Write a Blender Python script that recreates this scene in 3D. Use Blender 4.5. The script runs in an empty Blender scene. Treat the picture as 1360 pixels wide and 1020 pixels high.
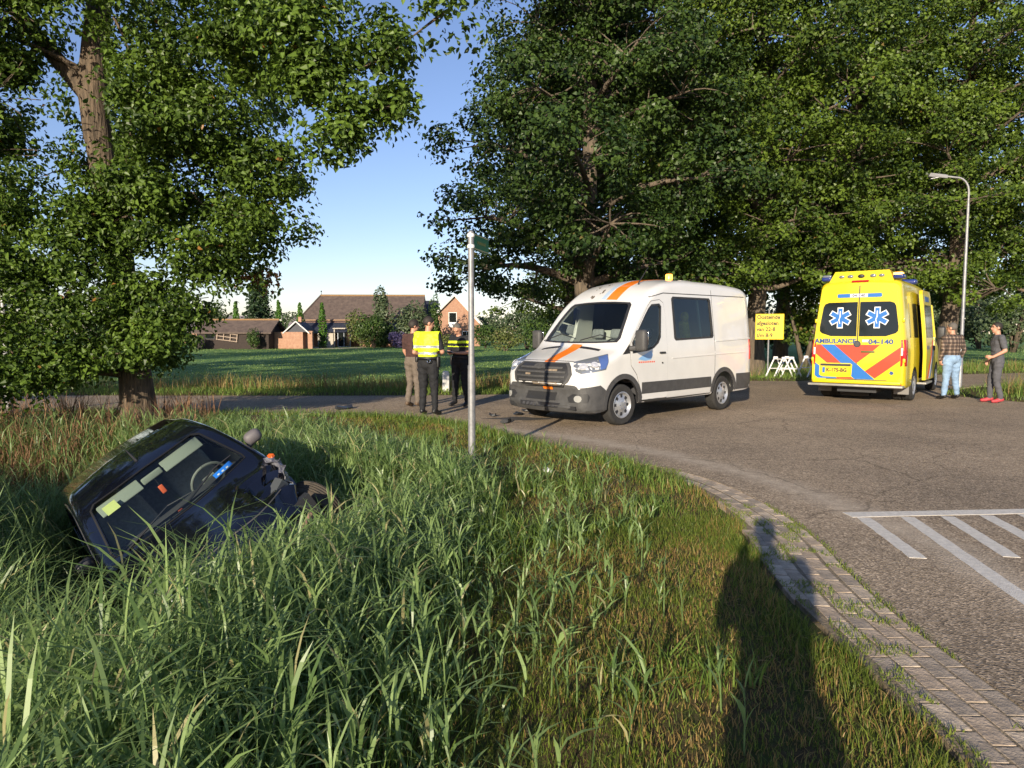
import bpy, bmesh, math, random
import numpy as np
from mathutils import Vector, Matrix, Euler
from mathutils.bvhtree import BVHTree

R = math.radians
scene = bpy.context.scene
COL = scene.collection

# ------------------------------------------------------------------ camera, sky, sun, exposure
CAM_H, PITCH = 1.55, 4.29
cam_data = bpy.data.cameras.new('camera')
cam_data.sensor_width = 36.0
cam_data.lens = 24.0
cam_data.clip_start = 0.05
cam_data.clip_end = 3000
cam = bpy.data.objects.new('camera', cam_data)
COL.objects.link(cam)
cam.location = (0, 0, CAM_H)
cam.rotation_euler = (R(90 - PITCH), 0, 0)
scene.camera = cam

SUN_ELEV, SUN_DIR = 15.0, 19.3          # shadows fall SUN_DIR degrees right of straight ahead
world = bpy.data.worlds.new('World')
scene.world = world
world.use_nodes = True
wn = world.node_tree.nodes
wl = world.node_tree.links
sky = wn.new('ShaderNodeTexSky')
sky.sky_type = 'NISHITA'
sky.sun_disc = False
sky.sun_elevation = R(SUN_ELEV)
sky.sun_rotation = R(180 + SUN_DIR)
sky.altitude = 0
sky.air_density = 1.0
sky.dust_density = 0.25
sky.ozone_density = 3.0
bgn = wn['Background']
tintn = wn.new('ShaderNodeMixRGB'); tintn.blend_type = 'MULTIPLY'; tintn.inputs[0].default_value = 1
tintn.inputs[2].default_value = (1.10, .95, 1.03, 1)      # the camera's slightly violet white balance of a clear morning sky
wl.new(sky.outputs[0], tintn.inputs[1]); wl.new(tintn.outputs[0], bgn.inputs[0])
bgn.inputs[1].default_value = 0.105
sun_data = bpy.data.lights.new('sun', 'SUN')
sun_data.energy = 4.6
sun_data.angle = R(0.53)
sun_data.color = (1.0, 0.875, 0.68)
sun = bpy.data.objects.new('sun', sun_data)
COL.objects.link(sun)
_sd = Vector((math.sin(R(SUN_DIR)) * math.cos(R(SUN_ELEV)), math.cos(R(SUN_DIR)) * math.cos(R(SUN_ELEV)), -math.sin(R(SUN_ELEV))))
sun.rotation_euler = _sd.to_track_quat('-Z', 'Y').to_euler()
sun.location = (-20, -40, 30)
vs = scene.view_settings
vs.view_transform = 'Standard'
vs.look = 'None'
vs.exposure = 0.78
vs.gamma = 1
vs.use_curve_mapping = False
scene.cycles.max_bounces = 6
scene.cycles.transparent_max_bounces = 8
scene.cycles.use_denoising = True

# ------------------------------------------------------------------ helpers
def tag(o, label=None, cat=None, group=None, kind=None):
    if label: o['label'] = label
    if cat: o['category'] = cat
    if group: o['group'] = group
    if kind: o['kind'] = kind
    return o

def link(o, parent=None):
    COL.objects.link(o)
    if parent is not None: o.parent = parent
    return o

def empty(name, loc=(0, 0, 0), rz=0.0, label=None, cat=None, group=None):
    o = bpy.data.objects.new(name, None)
    o.empty_display_size = 0.2
    COL.objects.link(o)
    o.location = loc
    o.rotation_euler = (0, 0, rz)
    tag(o, label, cat, group)
    return o

MATS = {}
def mat(name, col, rough=0.6, metal=0.0, var=0.0, vscale=8.0, col2=None, bump=0.0, bscale=30.0, coat=0.0,
        emit=None, estr=0.0, spec=0.5, detail=6.0, trans=0.0, alpha=None):
    if name in MATS: return MATS[name]
    m = bpy.data.materials.new(name)
    m.use_nodes = True
    nt = m.node_tree
    b = nt.nodes['Principled BSDF']
    b.inputs['Base Color'].default_value = (*col, 1)
    b.inputs['Roughness'].default_value = rough
    b.inputs['Metallic'].default_value = metal
    b.inputs['Specular IOR Level'].default_value = spec
    if coat: b.inputs['Coat Weight'].default_value = coat; b.inputs['Coat Roughness'].default_value = 0.04
    if emit:
        b.inputs['Emission Color'].default_value = (*emit, 1)
        b.inputs['Emission Strength'].default_value = estr
    if var or col2 or bump:
        tc = nt.nodes.new('ShaderNodeTexCoord')
    if var or col2:
        n = nt.nodes.new('ShaderNodeTexNoise')
        n.inputs['Scale'].default_value = vscale
        n.inputs['Detail'].default_value = detail
        n.inputs['Roughness'].default_value = 0.65
        nt.links.new(tc.outputs['Object'], n.inputs['Vector'])
        r = nt.nodes.new('ShaderNodeValToRGB')
        c2 = col2 if col2 else tuple(max(0, c * (1 + var)) for c in col)
        c1 = col if col2 else tuple(max(0, c * (1 - var)) for c in col)
        r.color_ramp.elements[0].position = 0.32
        r.color_ramp.elements[1].position = 0.68
        r.color_ramp.elements[0].color = (*c1, 1)
        r.color_ramp.elements[1].color = (*c2, 1)
        nt.links.new(n.outputs['Fac'], r.inputs[0])
        nt.links.new(r.outputs[0], b.inputs['Base Color'])
    if bump:
        n2 = nt.nodes.new('ShaderNodeTexNoise')
        n2.inputs['Scale'].default_value = bscale
        n2.inputs['Detail'].default_value = 6
        nt.links.new(tc.outputs['Object'], n2.inputs['Vector'])
        bp = nt.nodes.new('ShaderNodeBump')
        bp.inputs['Strength'].default_value = bump
        bp.inputs['Distance'].default_value = 0.02
        nt.links.new(n2.outputs['Fac'], bp.inputs['Height'])
        nt.links.new(bp.outputs[0], b.inputs['Normal'])
    MATS[name] = m
    return m

def glass_mat(name, tint=(0.75, 0.85, 0.8), rough=0.0, refl=1.0, mixbase=0.04):
    """thin sheet glass: fresnel mix of a tinted transparent and a mirror"""
    if name in MATS: return MATS[name]
    m = bpy.data.materials.new(name); m.use_nodes = True
    nt = m.node_tree; nt.nodes.clear()
    o = nt.nodes.new('ShaderNodeOutputMaterial')
    t = nt.nodes.new('ShaderNodeBsdfTransparent'); t.inputs[0].default_value = (*tint, 1)
    g = nt.nodes.new('ShaderNodeBsdfGlossy'); g.inputs['Roughness'].default_value = rough
    f = nt.nodes.new('ShaderNodeFresnel'); f.inputs[0].default_value = 1.45
    mx = nt.nodes.new('ShaderNodeMixShader')
    mul = nt.nodes.new('ShaderNodeMath'); mul.operation = 'MULTIPLY_ADD'
    mul.inputs[1].default_value = refl; mul.inputs[2].default_value = mixbase
    nt.links.new(f.outputs[0], mul.inputs[0]); nt.links.new(mul.outputs[0], mx.inputs[0])
    nt.links.new(t.outputs[0], mx.inputs[1]); nt.links.new(g.outputs[0], mx.inputs[2])
    nt.links.new(mx.outputs[0], o.inputs[0])
    MATS[name] = m
    return m

def leaf_mat(name, c_dark, c_light, c_odd=None, trans=0.35, rough=0.45, attr='tint', spec=0.35):
    """foliage: colour from a per-leaf attribute, part of the light passes through"""
    if name in MATS: return MATS[name]
    m = bpy.data.materials.new(name); m.use_nodes = True
    nt = m.node_tree; b = nt.nodes['Principled BSDF']; out = nt.nodes['Material Output']
    a = nt.nodes.new('ShaderNodeAttribute'); a.attribute_name = attr
    r = nt.nodes.new('ShaderNodeValToRGB')
    r.color_ramp.elements[0].color = (*c_dark, 1)
    r.color_ramp.elements[1].color = (*c_light, 1)
    r.color_ramp.elements[1].position = 0.9
    if c_odd:
        e = r.color_ramp.elements.new(0.97); e.color = (*c_odd, 1)
    nt.links.new(a.outputs['Fac'], r.inputs[0])
    nt.links.new(r.outputs[0], b.inputs['Base Color'])
    b.inputs['Roughness'].default_value = rough
    b.inputs['Specular IOR Level'].default_value = spec
    t = nt.nodes.new('ShaderNodeBsdfTranslucent')
    nt.links.new(r.outputs[0], t.inputs[0])
    mx = nt.nodes.new('ShaderNodeMixShader'); mx.inputs[0].default_value = trans
    nt.links.new(b.outputs[0], mx.inputs[1]); nt.links.new(t.outputs[0], mx.inputs[2])
    nt.links.new(mx.outputs[0], out.inputs[0])
    MATS[name] = m
    return m

def np_mesh(name, V, loops, starts, totals, mats=None, mi=None, tint=None, smooth=False):
    me = bpy.data.meshes.new(name)
    V = np.asarray(V, np.float32)
    me.vertices.add(len(V)); me.vertices.foreach_set('co', V.ravel())
    me.loops.add(len(loops)); me.loops.foreach_set('vertex_index', np.asarray(loops, np.int32))
    me.polygons.add(len(starts))
    me.polygons.foreach_set('loop_start', np.asarray(starts, np.int32))
    me.polygons.foreach_set('loop_total', np.asarray(totals, np.int32))
    if mats:
        for m in mats: me.materials.append(m)
    if mi is not None: me.polygons.foreach_set('material_index', np.asarray(mi, np.int32))
    me.polygons.foreach_set('use_smooth', np.full(len(starts), smooth, bool))
    if tint is not None:
        at = me.attributes.new('tint', 'FLOAT', 'FACE')
        at.data.foreach_set('value', np.asarray(tint, np.float32))
    me.update(calc_edges=True)
    return me

def mesh_obj(name, V, F, m, parent=None, smooth=False, sharp=None):
    me = bpy.data.meshes.new(name)
    me.from_pydata([tuple(v) for v in V], [], [tuple(f) for f in F])
    for mm in (m if isinstance(m, (list, tuple)) else [m]): me.materials.append(mm)
    if smooth:
        me.polygons.foreach_set('use_smooth', np.full(len(me.polygons), True, bool))
        if sharp: me.set_sharp_from_angle(angle=R(sharp))
    me.update()
    o = bpy.data.objects.new(name, me)
    return link(o, parent)

class MB:
    """collects simple shapes and links them as one mesh object"""
    def __init__(self): self.V = []; self.F = []; self.M = []; self.mi = 0
    def add(self, V, F):
        n = len(self.V)
        self.V += [tuple(v) for v in V]
        self.F += [tuple(i + n for i in f) for f in F]
        self.M += [self.mi] * len(F)
        return self
    def box(self, c, s, rot=None, taper=None):
        hx, hy, hz = s[0] / 2, s[1] / 2, s[2] / 2
        P = [Vector((x * hx, y * hy, z * hz)) for z in (-1, 1) for y in (-1, 1) for x in (-1, 1)]
        if taper:
            for k in range(4, 8): P[k].x *= taper[0]; P[k].y *= taper[1]
        if rot is not None:
            q = rot if isinstance(rot, Matrix) else Euler(rot).to_matrix()
            P = [q @ p for p in P]
        c = Vector(c)
        return self.add([p + c for p in P], [(0, 2, 3, 1), (4, 5, 7, 6), (0, 1, 5, 4), (2, 6, 7, 3), (0, 4, 6, 2), (1, 3, 7, 5)])
    def rbox(self, c, s, r=0.02, rot=None, seg=3):
        bm = bmesh.new()
        bmesh.ops.create_cube(bm, size=1.0)
        for v in bm.verts: v.co = Vector((v.co.x * s[0], v.co.y * s[1], v.co.z * s[2]))
        bmesh.ops.bevel(bm, geom=list(bm.edges), offset=min(r, min(s) * 0.49), segments=seg, affect='EDGES', profile=0.5)
        q = Matrix.Identity(3) if rot is None else (rot if isinstance(rot, Matrix) else Euler(rot).to_matrix())
        c = Vector(c)
        V = [q @ v.co + c for v in bm.verts]
        F = [[v.index for v in f.verts] for f in bm.faces]
        bm.free()
        return self.add(V, F)
    def tube(self, path, rad, n=8, cap=True):
        path = [Vector(p) for p in path]
        if not isinstance(rad, (list, tuple)): rad = [rad] * len(path)
        V = []; F = []
        up = None
        for i, p in enumerate(path):
            d = (path[min(i + 1, len(path) - 1)] - path[max(i - 1, 0)]).normalized()
            if up is None:
                up = Vector((0, 0, 1)) if abs(d.z) < 0.9 else Vector((1, 0, 0))
            a = d.cross(up).normalized(); b = a.cross(d).normalized(); up = b
            for k in range(n):
                t = 2 * math.pi * k / n
                V.append(p + (a * math.cos(t) + b * math.sin(t)) * rad[i])
        for i in range(len(path) - 1):
            for k in range(n):
                k2 = (k + 1) % n
                F.append((i * n + k, (i + 1) * n + k, (i + 1) * n + k2, i * n + k2))
        if cap:
            F.append(tuple(range(n))); m = (len(path) - 1) * n
            F.append(tuple(m + k for k in reversed(range(n))))
        return self.add(V, F)
    def lathe(self, prof, c=(0, 0, 0), axis='z', n=24, close=False):
        V = []; F = []
        c = Vector(c)
        for (r, h) in prof:
            for k in range(n):
                t = 2 * math.pi * k / n
                x, y = r * math.cos(t), r * math.sin(t)
                v = {'z': Vector((x, y, h)), 'y': Vector((x, h, -y)), 'x': Vector((h, x, y))}[axis]
                V.append(c + v)
        m = len(prof)
        for i in range(m - 1 if not close else m):
            for k in range(n):
                k2 = (k + 1) % n; j = (i + 1) % m
                F.append((i * n + k, i * n + k2, j * n + k2, j * n + k))
        return self.add(V, F)
    def sphere(self, c, r, nu=12, nv=8, rot=None):
        if not isinstance(r, (tuple, list)): r = (r, r, r)
        q = Matrix.Identity(3) if rot is None else (rot if isinstance(rot, Matrix) else Euler(rot).to_matrix())
        V = []; F = []; c = Vector(c)
        for i in range(1, nv):
            ph = math.pi * i / nv
            for k in range(nu):
                t = 2 * math.pi * k / nu
                V.append(q @ Vector((r[0] * math.sin(ph) * math.cos(t), r[1] * math.sin(ph) * math.sin(t), r[2] * math.cos(ph))) + c)
        top = len(V); V.append(q @ Vector((0, 0, r[2])) + c); V.append(q @ Vector((0, 0, -r[2])) + c)
        for i in range(nv - 2):
            for k in range(nu):
                k2 = (k + 1) % nu
                F.append((i * nu + k, (i + 1) * nu + k, (i + 1) * nu + k2, i * nu + k2))
        for k in range(nu):
            k2 = (k + 1) % nu
            F.append((top, k, k2)); F.append((top + 1, (nv - 2) * nu + k2, (nv - 2) * nu + k))
        return self.add(V, F)
    def cone(self, p0, r0, p1, r1, n=12):
        """tapered capsule"""
        self.sphere(p0, r0, n, 8); self.sphere(p1, r1, n, 8)
        return self.tube([p0, p1], [r0, r1], n)
    def prism(self, poly, h0, h1, plane='xy'):
        """poly in the plane, extruded along the third axis"""
        f = {'xy': lambda a, b, h: (a, b, h), 'xz': lambda a, b, h: (a, h, b), 'yz': lambda a, b, h: (h, a, b)}[plane]
        n = len(poly)
        V = [f(a, b, h0) for a, b in poly] + [f(a, b, h1) for a, b in poly]
        F = [tuple(range(n)), tuple(reversed(range(n, 2 * n)))]
        for k in range(n):
            k2 = (k + 1) % n
            F.append((k, n + k, n + k2, k2))
        return self.add(V, F)
    def build(self, name, m, parent=None, smooth=False, sharp=35, fix=True):
        me = bpy.data.meshes.new(name)
        me.from_pydata(self.V, [], self.F)
        for mm in (m if isinstance(m, (list, tuple)) else [m]): me.materials.append(mm)
        me.polygons.foreach_set('material_index', np.array(self.M, np.int32))
        if fix:
            bm = bmesh.new(); bm.from_mesh(me)
            bmesh.ops.recalc_face_normals(bm, faces=list(bm.faces))
            bm.to_mesh(me); bm.free()
        if smooth:
            me.polygons.foreach_set('use_smooth', np.full(len(me.polygons), True, bool))
            if sharp: me.set_sharp_from_angle(angle=R(sharp))
        me.update()
        return link(bpy.data.objects.new(name, me), parent)

def text_part(name, s, size, m, M, parent, depth=0.002, align='CENTER', sx=1.0, bold=.03):
    """lettering as a thin mesh; M places the text plane (x right, y up)"""
    cu = bpy.data.curves.new(name, 'FONT')
    cu.body = s; cu.size = size; cu.extrude = depth; cu.align_x = align; cu.align_y = 'CENTER'
    cu.resolution_u = 3; cu.offset = size * bold
    t = bpy.data.objects.new(name, cu); COL.objects.link(t)
    dg = bpy.context.evaluated_depsgraph_get()
    me = bpy.data.meshes.new_from_object(t.evaluated_get(dg))
    bpy.data.objects.remove(t)
    me.transform(M @ Matrix.Diagonal((sx, 1, 1, 1)))
    me.materials.clear(); me.materials.append(m)
    return link(bpy.data.objects.new(name, me), parent)

def smoothstep(a, b, x):
    t = np.clip((x - a) / (b - a), 0, 1)
    return t * t * (3 - 2 * t)

def vnoise(x, y, seed=0):
    """cheap smooth value noise, numpy"""
    x = np.asarray(x, float); y = np.asarray(y, float)
    xi = np.floor(x); yi = np.floor(y); fx = x - xi; fy = y - yi
    fx = fx * fx * (3 - 2 * fx); fy = fy * fy * (3 - 2 * fy)
    def h(a, b):
        v = np.sin(a * 127.1 + b * 311.7 + seed * 74.7) * 43758.5453
        return v - np.floor(v)
    return (h(xi, yi) * (1 - fx) + h(xi + 1, yi) * fx) * (1 - fy) + (h(xi, yi + 1) * (1 - fx) + h(xi + 1, yi + 1) * fx) * fy

# ------------------------------------------------------------------ lie of the land
# edge of the near verge against the paved surface
EDGE = np.array([(1.66, -40), (1.66, 2.45), (1.66, 4.0), (1.72, 4.65), (1.87, 5.5), (1.92, 6.2), (1.86, 6.9), (1.6, 7.9), (1.05, 8.75),
                 (0.35, 9.65), (-0.4, 11.0), (-1.3, 12.1), (-2.5, 12.75), (-4, 13.1), (-7, 13.3), (-14, 13.4), (-90, 12.5)], float)
ASPH = [(2.12, -40), (2.12, 3.4), (2.18, 4.2), (2.31, 5.1), (2.32, 5.9), (2.2, 6.8), (1.9, 7.55), (1.56, 8.0)]
FAR = [(-90, 16.0), (-14, 16.9), (-5, 16.8), (0, 17.2), (3, 18.8), (5.2, 21.0), (7.6, 22.0), (9.2, 21.9), (11.5, 23.2), (16, 25.3), (60, 38),
       (61, 33.5), (18, 21.4), (14, 20.0), (12.2, 18.8), (10.9, 17.1), (11.4, 15.4), (12.6, 10), (13.2, 2), (13.3, -40)]

def catmull(pts, n=6):
    P = [np.array(p, float) for p in pts]; out = []
    for i in range(len(P) - 1):
        p0 = P[max(i - 1, 0)]; p1 = P[i]; p2 = P[i + 1]; p3 = P[min(i + 2, len(P) - 1)]
        if np.linalg.norm(p2 - p1) > 8: out.append(p1); continue
        for k in range(n):
            t = k / n
            d1 = (p2 - p0) * 0.5; d2 = (p3 - p1) * 0.5
            L = np.linalg.norm(p2 - p1)
            d1 *= min(1, L / max(np.linalg.norm(d1), 1e-6)); d2 *= min(1, L / max(np.linalg.norm(d2), 1e-6))
            out.append((2 * t**3 - 3 * t**2 + 1) * p1 + (t**3 - 2 * t**2 + t) * d1 + (-2 * t**3 + 3 * t**2) * p2 + (t**3 - t**2) * d2)
    out.append(P[-1])
    return np.array(out)

EDGE_S = catmull(EDGE); ASPH_S = catmull(ASPH); FAR_S = catmull(FAR)
_k = int(np.argmin(np.linalg.norm(EDGE_S - np.array((1.56, 8.0)), axis=1)))
ROAD = np.concatenate([ASPH_S, EDGE_S[_k + 1:], FAR_S])
PAVED = np.concatenate([EDGE_S, FAR_S])

def seg_dist(px, py, poly, closed=False):
    A = poly if not closed else np.concatenate([poly, poly[:1]])
    best = np.full(np.shape(px), 1e9)
    for (ax, ay), (bx, by) in zip(A[:-1], A[1:]):
        dx, dy = bx - ax, by - ay; L = dx * dx + dy * dy + 1e-12
        t = np.clip(((px - ax) * dx + (py - ay) * dy) / L, 0, 1)
        best = np.minimum(best, np.hypot(px - ax - t * dx, py - ay - t * dy))
    return best

def inside(px, py, poly):
    c = np.zeros(np.shape(px), bool); n = len(poly); j = n - 1
    for i in range(n):
        xi, yi = poly[i]; xj, yj = poly[j]
        if yi != yj:
            c ^= ((yi > py) != (yj > py)) & (px < (xj - xi) * (py - yi) / (yj - yi) + xi)
        j = i
    return c

NEAR_POLY = np.concatenate([EDGE_S, np.array([(-90, -40)])])     # the land on the photographer's side, left of the road

def height(px, py):
    px = np.asarray(px, float); py = np.asarray(py, float)
    on = inside(px, py, PAVED)
    near = inside(px, py, NEAR_POLY)
    s = seg_dist(px, py, EDGE_S)
    ditch = -0.02 + 0.03 * smoothstep(0, .5, s) - 0.16 * smoothstep(0.6, 2.4, s) - 1.12 * smoothstep(2.5, 5.0, s) + 1.0 * smoothstep(5.8, 8.0, s)
    ditch = ditch + (vnoise(px * 1.3, py * 1.3, 3) - .5) * 0.10 * smoothstep(.5, 2, s) + (vnoise(px * 4, py * 4, 5) - .5) * 0.03 * smoothstep(.1, .6, s)
    s2 = seg_dist(px, py, FAR_S)
    far = -0.02 + 0.04 * smoothstep(0, .5, s2) - 0.24 * smoothstep(1.0, 4.5, s2) + (vnoise(px * .8, py * .8, 7) - .5) * 0.08 * smoothstep(.6, 3, s2)
    z = np.where(near, ditch, far)
    return np.where(on, -0.09, z)

def gz(x, y): return float(height(np.array([x]), np.array([y]))[0])

def axis_grid(lo, hi, dense, step, grow=1.18):
    a, b = dense
    g = list(np.arange(a, b + 1e-6, step)); s = step
    while g[-1] < hi: s *= grow; g.append(min(g[-1] + s, hi))
    s = step; left = [a]
    while left[-1] > lo: s *= grow; left.append(max(left[-1] - s, lo))
    return np.array(left[:0:-1] + g)
GX = axis_grid(-700, 700, (-9, 14), 0.2); GY = axis_grid(-60, 1200, (0.4, 24), 0.2)
XX, YY = np.meshgrid(GX, GY)
ZZ = height(XX.ravel(), YY.ravel())
nx, ny = len(GX), len(GY)
ii, jj = np.meshgrid(np.arange(nx - 1), np.arange(ny - 1))
q = (jj * nx + ii).ravel()
loops = np.stack([q, q + 1, q + nx + 1, q + nx], 1).ravel()
gme = np_mesh('ground', np.stack([XX.ravel(), YY.ravel(), ZZ], 1), loops, np.arange(len(q)) * 4, np.full(len(q), 4), smooth=True)
# how dry the turf is, and where the mown pasture starts (both properties of the place)
sE = np.where(inside(XX.ravel(), YY.ravel(), NEAR_POLY), seg_dist(XX.ravel(), YY.ravel(), EDGE_S), 50)
sF = seg_dist(XX.ravel(), YY.ravel(), FAR_S)
past = np.where(sE < 49, 0.0, smoothstep(3.0, 4.5, sF))
at = gme.attributes.new('pasture', 'FLOAT', 'POINT'); at.data.foreach_set('value', past.astype(np.float32))

def ground_material():
    m = bpy.data.materials.new('soil_and_turf'); m.use_nodes = True
    nt = m.node_tree; b = nt.nodes['Principled BSDF']; L = nt.links
    tc = nt.nodes.new('ShaderNodeTexCoord')
    def noise(s, d=6):
        n = nt.nodes.new('ShaderNodeTexNoise'); n.inputs['Scale'].default_value = s; n.inputs['Detail'].default_value = d
        n.inputs['Roughness'].default_value = .7
        L.new(tc.outputs['Object'], n.inputs['Vector']); return n
    def ramp(src, *st):
        r = nt.nodes.new('ShaderNodeValToRGB')
        e = r.color_ramp.elements
        e[0].position, e[0].color = st[0][0], (*st[0][1], 1); e[1].position, e[1].color = st[-1][0], (*st[-1][1], 1)
        for p, c in st[1:-1]:
            k = e.new(p); k.color = (*c, 1)
        L.new(src, r.inputs[0]); return r
    soil = ramp(noise(6).outputs['Fac'], (.3, (.045, .032, .018)), (.47, (.12, .088, .042)), (.6, (.075, .095, .025)), (.75, (.17, .125, .06)))
    grass = ramp(noise(1.2, 8).outputs['Fac'], (.3, (.085, .18, .05)), (.5, (.13, .235, .065)), (.7, (.185, .27, .09)))
    fine = ramp(noise(40, 3).outputs['Fac'], (.3, (.6, .6, .6)), (.7, (1.25, 1.25, 1.25)))
    mul = nt.nodes.new('ShaderNodeMixRGB'); mul.blend_type = 'MULTIPLY'; mul.inputs[0].default_value = 1
    L.new(grass.outputs[0], mul.inputs[1]); L.new(fine.outputs[0], mul.inputs[2])
    a = nt.nodes.new('ShaderNodeAttribute'); a.attribute_name = 'pasture'
    mx = nt.nodes.new('ShaderNodeMixRGB')
    L.new(a.outputs['Fac'], mx.inputs[0]); L.new(soil.outputs[0], mx.inputs[1]); L.new(mul.outputs[0], mx.inputs[2])
    L.new(mx.outputs[0], b.inputs['Base Color'])
    b.inputs['Roughness'].default_value = .9; b.inputs['Specular IOR Level'].default_value = .15
    n = noise(25, 8); bp = nt.nodes.new('ShaderNodeBump'); bp.inputs['Strength'].default_value = .9; bp.inputs['Distance'].default_value = .05
    L.new(n.outputs['Fac'], bp.inputs['Height']); L.new(bp.outputs[0], b.inputs['Normal'])
    return m
gme.materials.append(ground_material())
tag(link(bpy.data.objects.new('ground', gme)), kind='structure')

def sheet(name, poly, z, m, parent=None, thick=0.1):
    bm = bmesh.new()
    vs_ = [bm.verts.new((p[0], p[1], z)) for p in poly]
    es = [bm.edges.new((vs_[i], vs_[(i + 1) % len(vs_)])) for i in range(len(vs_))]
    bmesh.ops.triangle_fill(bm, use_beauty=True, edges=es)
    for f in bm.faces:
        if f.normal.z < 0: f.normal_flip()
    if thick:
        lo = [bm.verts.new((p[0], p[1], z - thick)) for p in poly]
        for i in range(len(vs_)):
            k = (i + 1) % len(vs_)
            bm.faces.new((vs_[i], lo[i], lo[k], vs_[k]))
        bmesh.ops.recalc_face_normals(bm, faces=list(bm.faces))
        if sum(f.normal.z * f.calc_area() for f in bm.faces if abs(f.normal.z) > .5) < 0:
            bmesh.ops.reverse_faces(bm, faces=list(bm.faces))
    me = bpy.data.meshes.new(name); bm.to_mesh(me); bm.free(); me.materials.append(m)
    return link(bpy.data.objects.new(name, me), parent)

def asphalt_material():
    m = bpy.data.materials.new('worn_asphalt'); m.use_nodes = True
    nt = m.node_tree; b = nt.nodes['Principled BSDF']; L = nt.links
    tc = nt.nodes.new('ShaderNodeTexCoord')
    v = nt.nodes.new('ShaderNodeTexVoronoi'); v.inputs['Scale'].default_value = 75
    L.new(tc.outputs['Object'], v.inputs['Vector'])
    r = nt.nodes.new('ShaderNodeValToRGB'); L.new(v.outputs['Color'], r.inputs[0])
    r.color_ramp.elements[0].color = (.135, .107, .079, 1); r.color_ramp.elements[1].color = (.58, .465, .345, 1)
    e = r.color_ramp.elements.new(.55); e.color = (.32, .252, .182, 1)
    n = nt.nodes.new('ShaderNodeTexNoise'); n.inputs['Scale'].default_value = .55; n.inputs['Detail'].default_value = 7; n.inputs['Roughness'].default_value = .6
    L.new(tc.outputs['Object'], n.inputs['Vector'])
    r2 = nt.nodes.new('ShaderNodeValToRGB'); L.new(n.outputs['Fac'], r2.inputs[0])
    r2.color_ramp.elements[0].position = .3; r2.color_ramp.elements[0].color = (.78, .77, .76, 1)
    r2.color_ramp.elements[1].position = .7; r2.color_ramp.elements[1].color = (1.2, 1.17, 1.12, 1)
    mu = nt.nodes.new('ShaderNodeMixRGB'); mu.blend_type = 'MULTIPLY'; mu.inputs[0].default_value = 1
    L.new(r.outputs[0], mu.inputs[1]); L.new(r2.outputs[0], mu.inputs[2])
    # pale dusty arc polished by turning wheels: ring about the inside of the bend
    sx = nt.nodes.new('ShaderNodeVectorMath'); sx.operation = 'DISTANCE'; sx.inputs[1].default_value = (-4.6, 4.6, 0)
    L.new(tc.outputs['Object'], sx.inputs[0])
    nn = nt.nodes.new('ShaderNodeTexNoise'); nn.inputs['Scale'].default_value = 2.2; nn.inputs['Detail'].default_value = 5
    L.new(tc.outputs['Object'], nn.inputs['Vector'])
    ad = nt.nodes.new('ShaderNodeMath'); ad.operation = 'MULTIPLY_ADD'; ad.inputs[1].default_value = .35
    L.new(nn.outputs['Fac'], ad.inputs[0]); L.new(sx.outputs['Value'], ad.inputs[2])
    rr = nt.nodes.new('ShaderNodeMapRange'); rr.inputs[1].default_value = 7.2; rr.inputs[2].default_value = 8.5
    L.new(ad.outputs[0], rr.inputs[0])
    ring = nt.nodes.new('ShaderNodeValToRGB'); L.new(rr.outputs[0], ring.inputs[0])
    ring.color_ramp.elements[0].color = (0, 0, 0, 1); ring.color_ramp.elements[1].color = (0, 0, 0, 1)
    for p, c in ((.30, .0), (.50, .62), (.6, .5), (.78, 0)):
        k = ring.color_ramp.elements.new(p); k.color = (c, c, c, 1)
    dust = nt.nodes.new('ShaderNodeMixRGB'); L.new(ring.outputs[0], dust.inputs[0]); L.new(mu.outputs[0], dust.inputs[1])
    dust.inputs[2].default_value = (.50, .415, .32, 1)
    cv = nt.nodes.new('ShaderNodeTexVoronoi'); cv.feature = 'DISTANCE_TO_EDGE'; cv.inputs['Scale'].default_value = .42
    wn_ = nt.nodes.new('ShaderNodeTexNoise'); wn_.inputs['Scale'].default_value = 2.5; wn_.inputs['Detail'].default_value = 6
    L.new(tc.outputs['Object'], wn_.inputs['Vector'])
    va = nt.nodes.new('ShaderNodeVectorMath'); va.operation = 'MULTIPLY_ADD'; va.inputs[1].default_value = (.5, .5, 0)
    L.new(wn_.outputs['Color'], va.inputs[0]); L.new(tc.outputs['Object'], va.inputs[2]); L.new(va.outputs[0], cv.inputs['Vector'])
    cr = nt.nodes.new('ShaderNodeMapRange'); cr.inputs[1].default_value = .0; cr.inputs[2].default_value = .006; cr.inputs[3].default_value = .6; cr.inputs[4].default_value = 1.0
    L.new(cv.outputs['Distance'], cr.inputs[0])
    n3 = nt.nodes.new('ShaderNodeTexNoise'); n3.inputs['Scale'].default_value = 9; n3.inputs['Detail'].default_value = 4; L.new(tc.outputs['Object'], n3.inputs['Vector'])
    r3 = nt.nodes.new('ShaderNodeMapRange'); r3.inputs[1].default_value = .3; r3.inputs[2].default_value = .7; r3.inputs[3].default_value = .86; r3.inputs[4].default_value = 1.12; L.new(n3.outputs['Fac'], r3.inputs[0])
    m4 = nt.nodes.new('ShaderNodeMath'); m4.operation = 'MULTIPLY'; L.new(cr.outputs[0], m4.inputs[0]); L.new(r3.outputs[0], m4.inputs[1])
    fin = nt.nodes.new('ShaderNodeMixRGB'); fin.blend_type = 'MULTIPLY'; fin.inputs[0].default_value = 1
    L.new(dust.outputs[0], fin.inputs[1]); L.new(m4.outputs[0], fin.inputs[2]); L.new(fin.outputs[0], b.inputs['Base Color'])
    b.inputs['Roughness'].default_value = .9; b.inputs['Specular IOR Level'].default_value = .12
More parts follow.
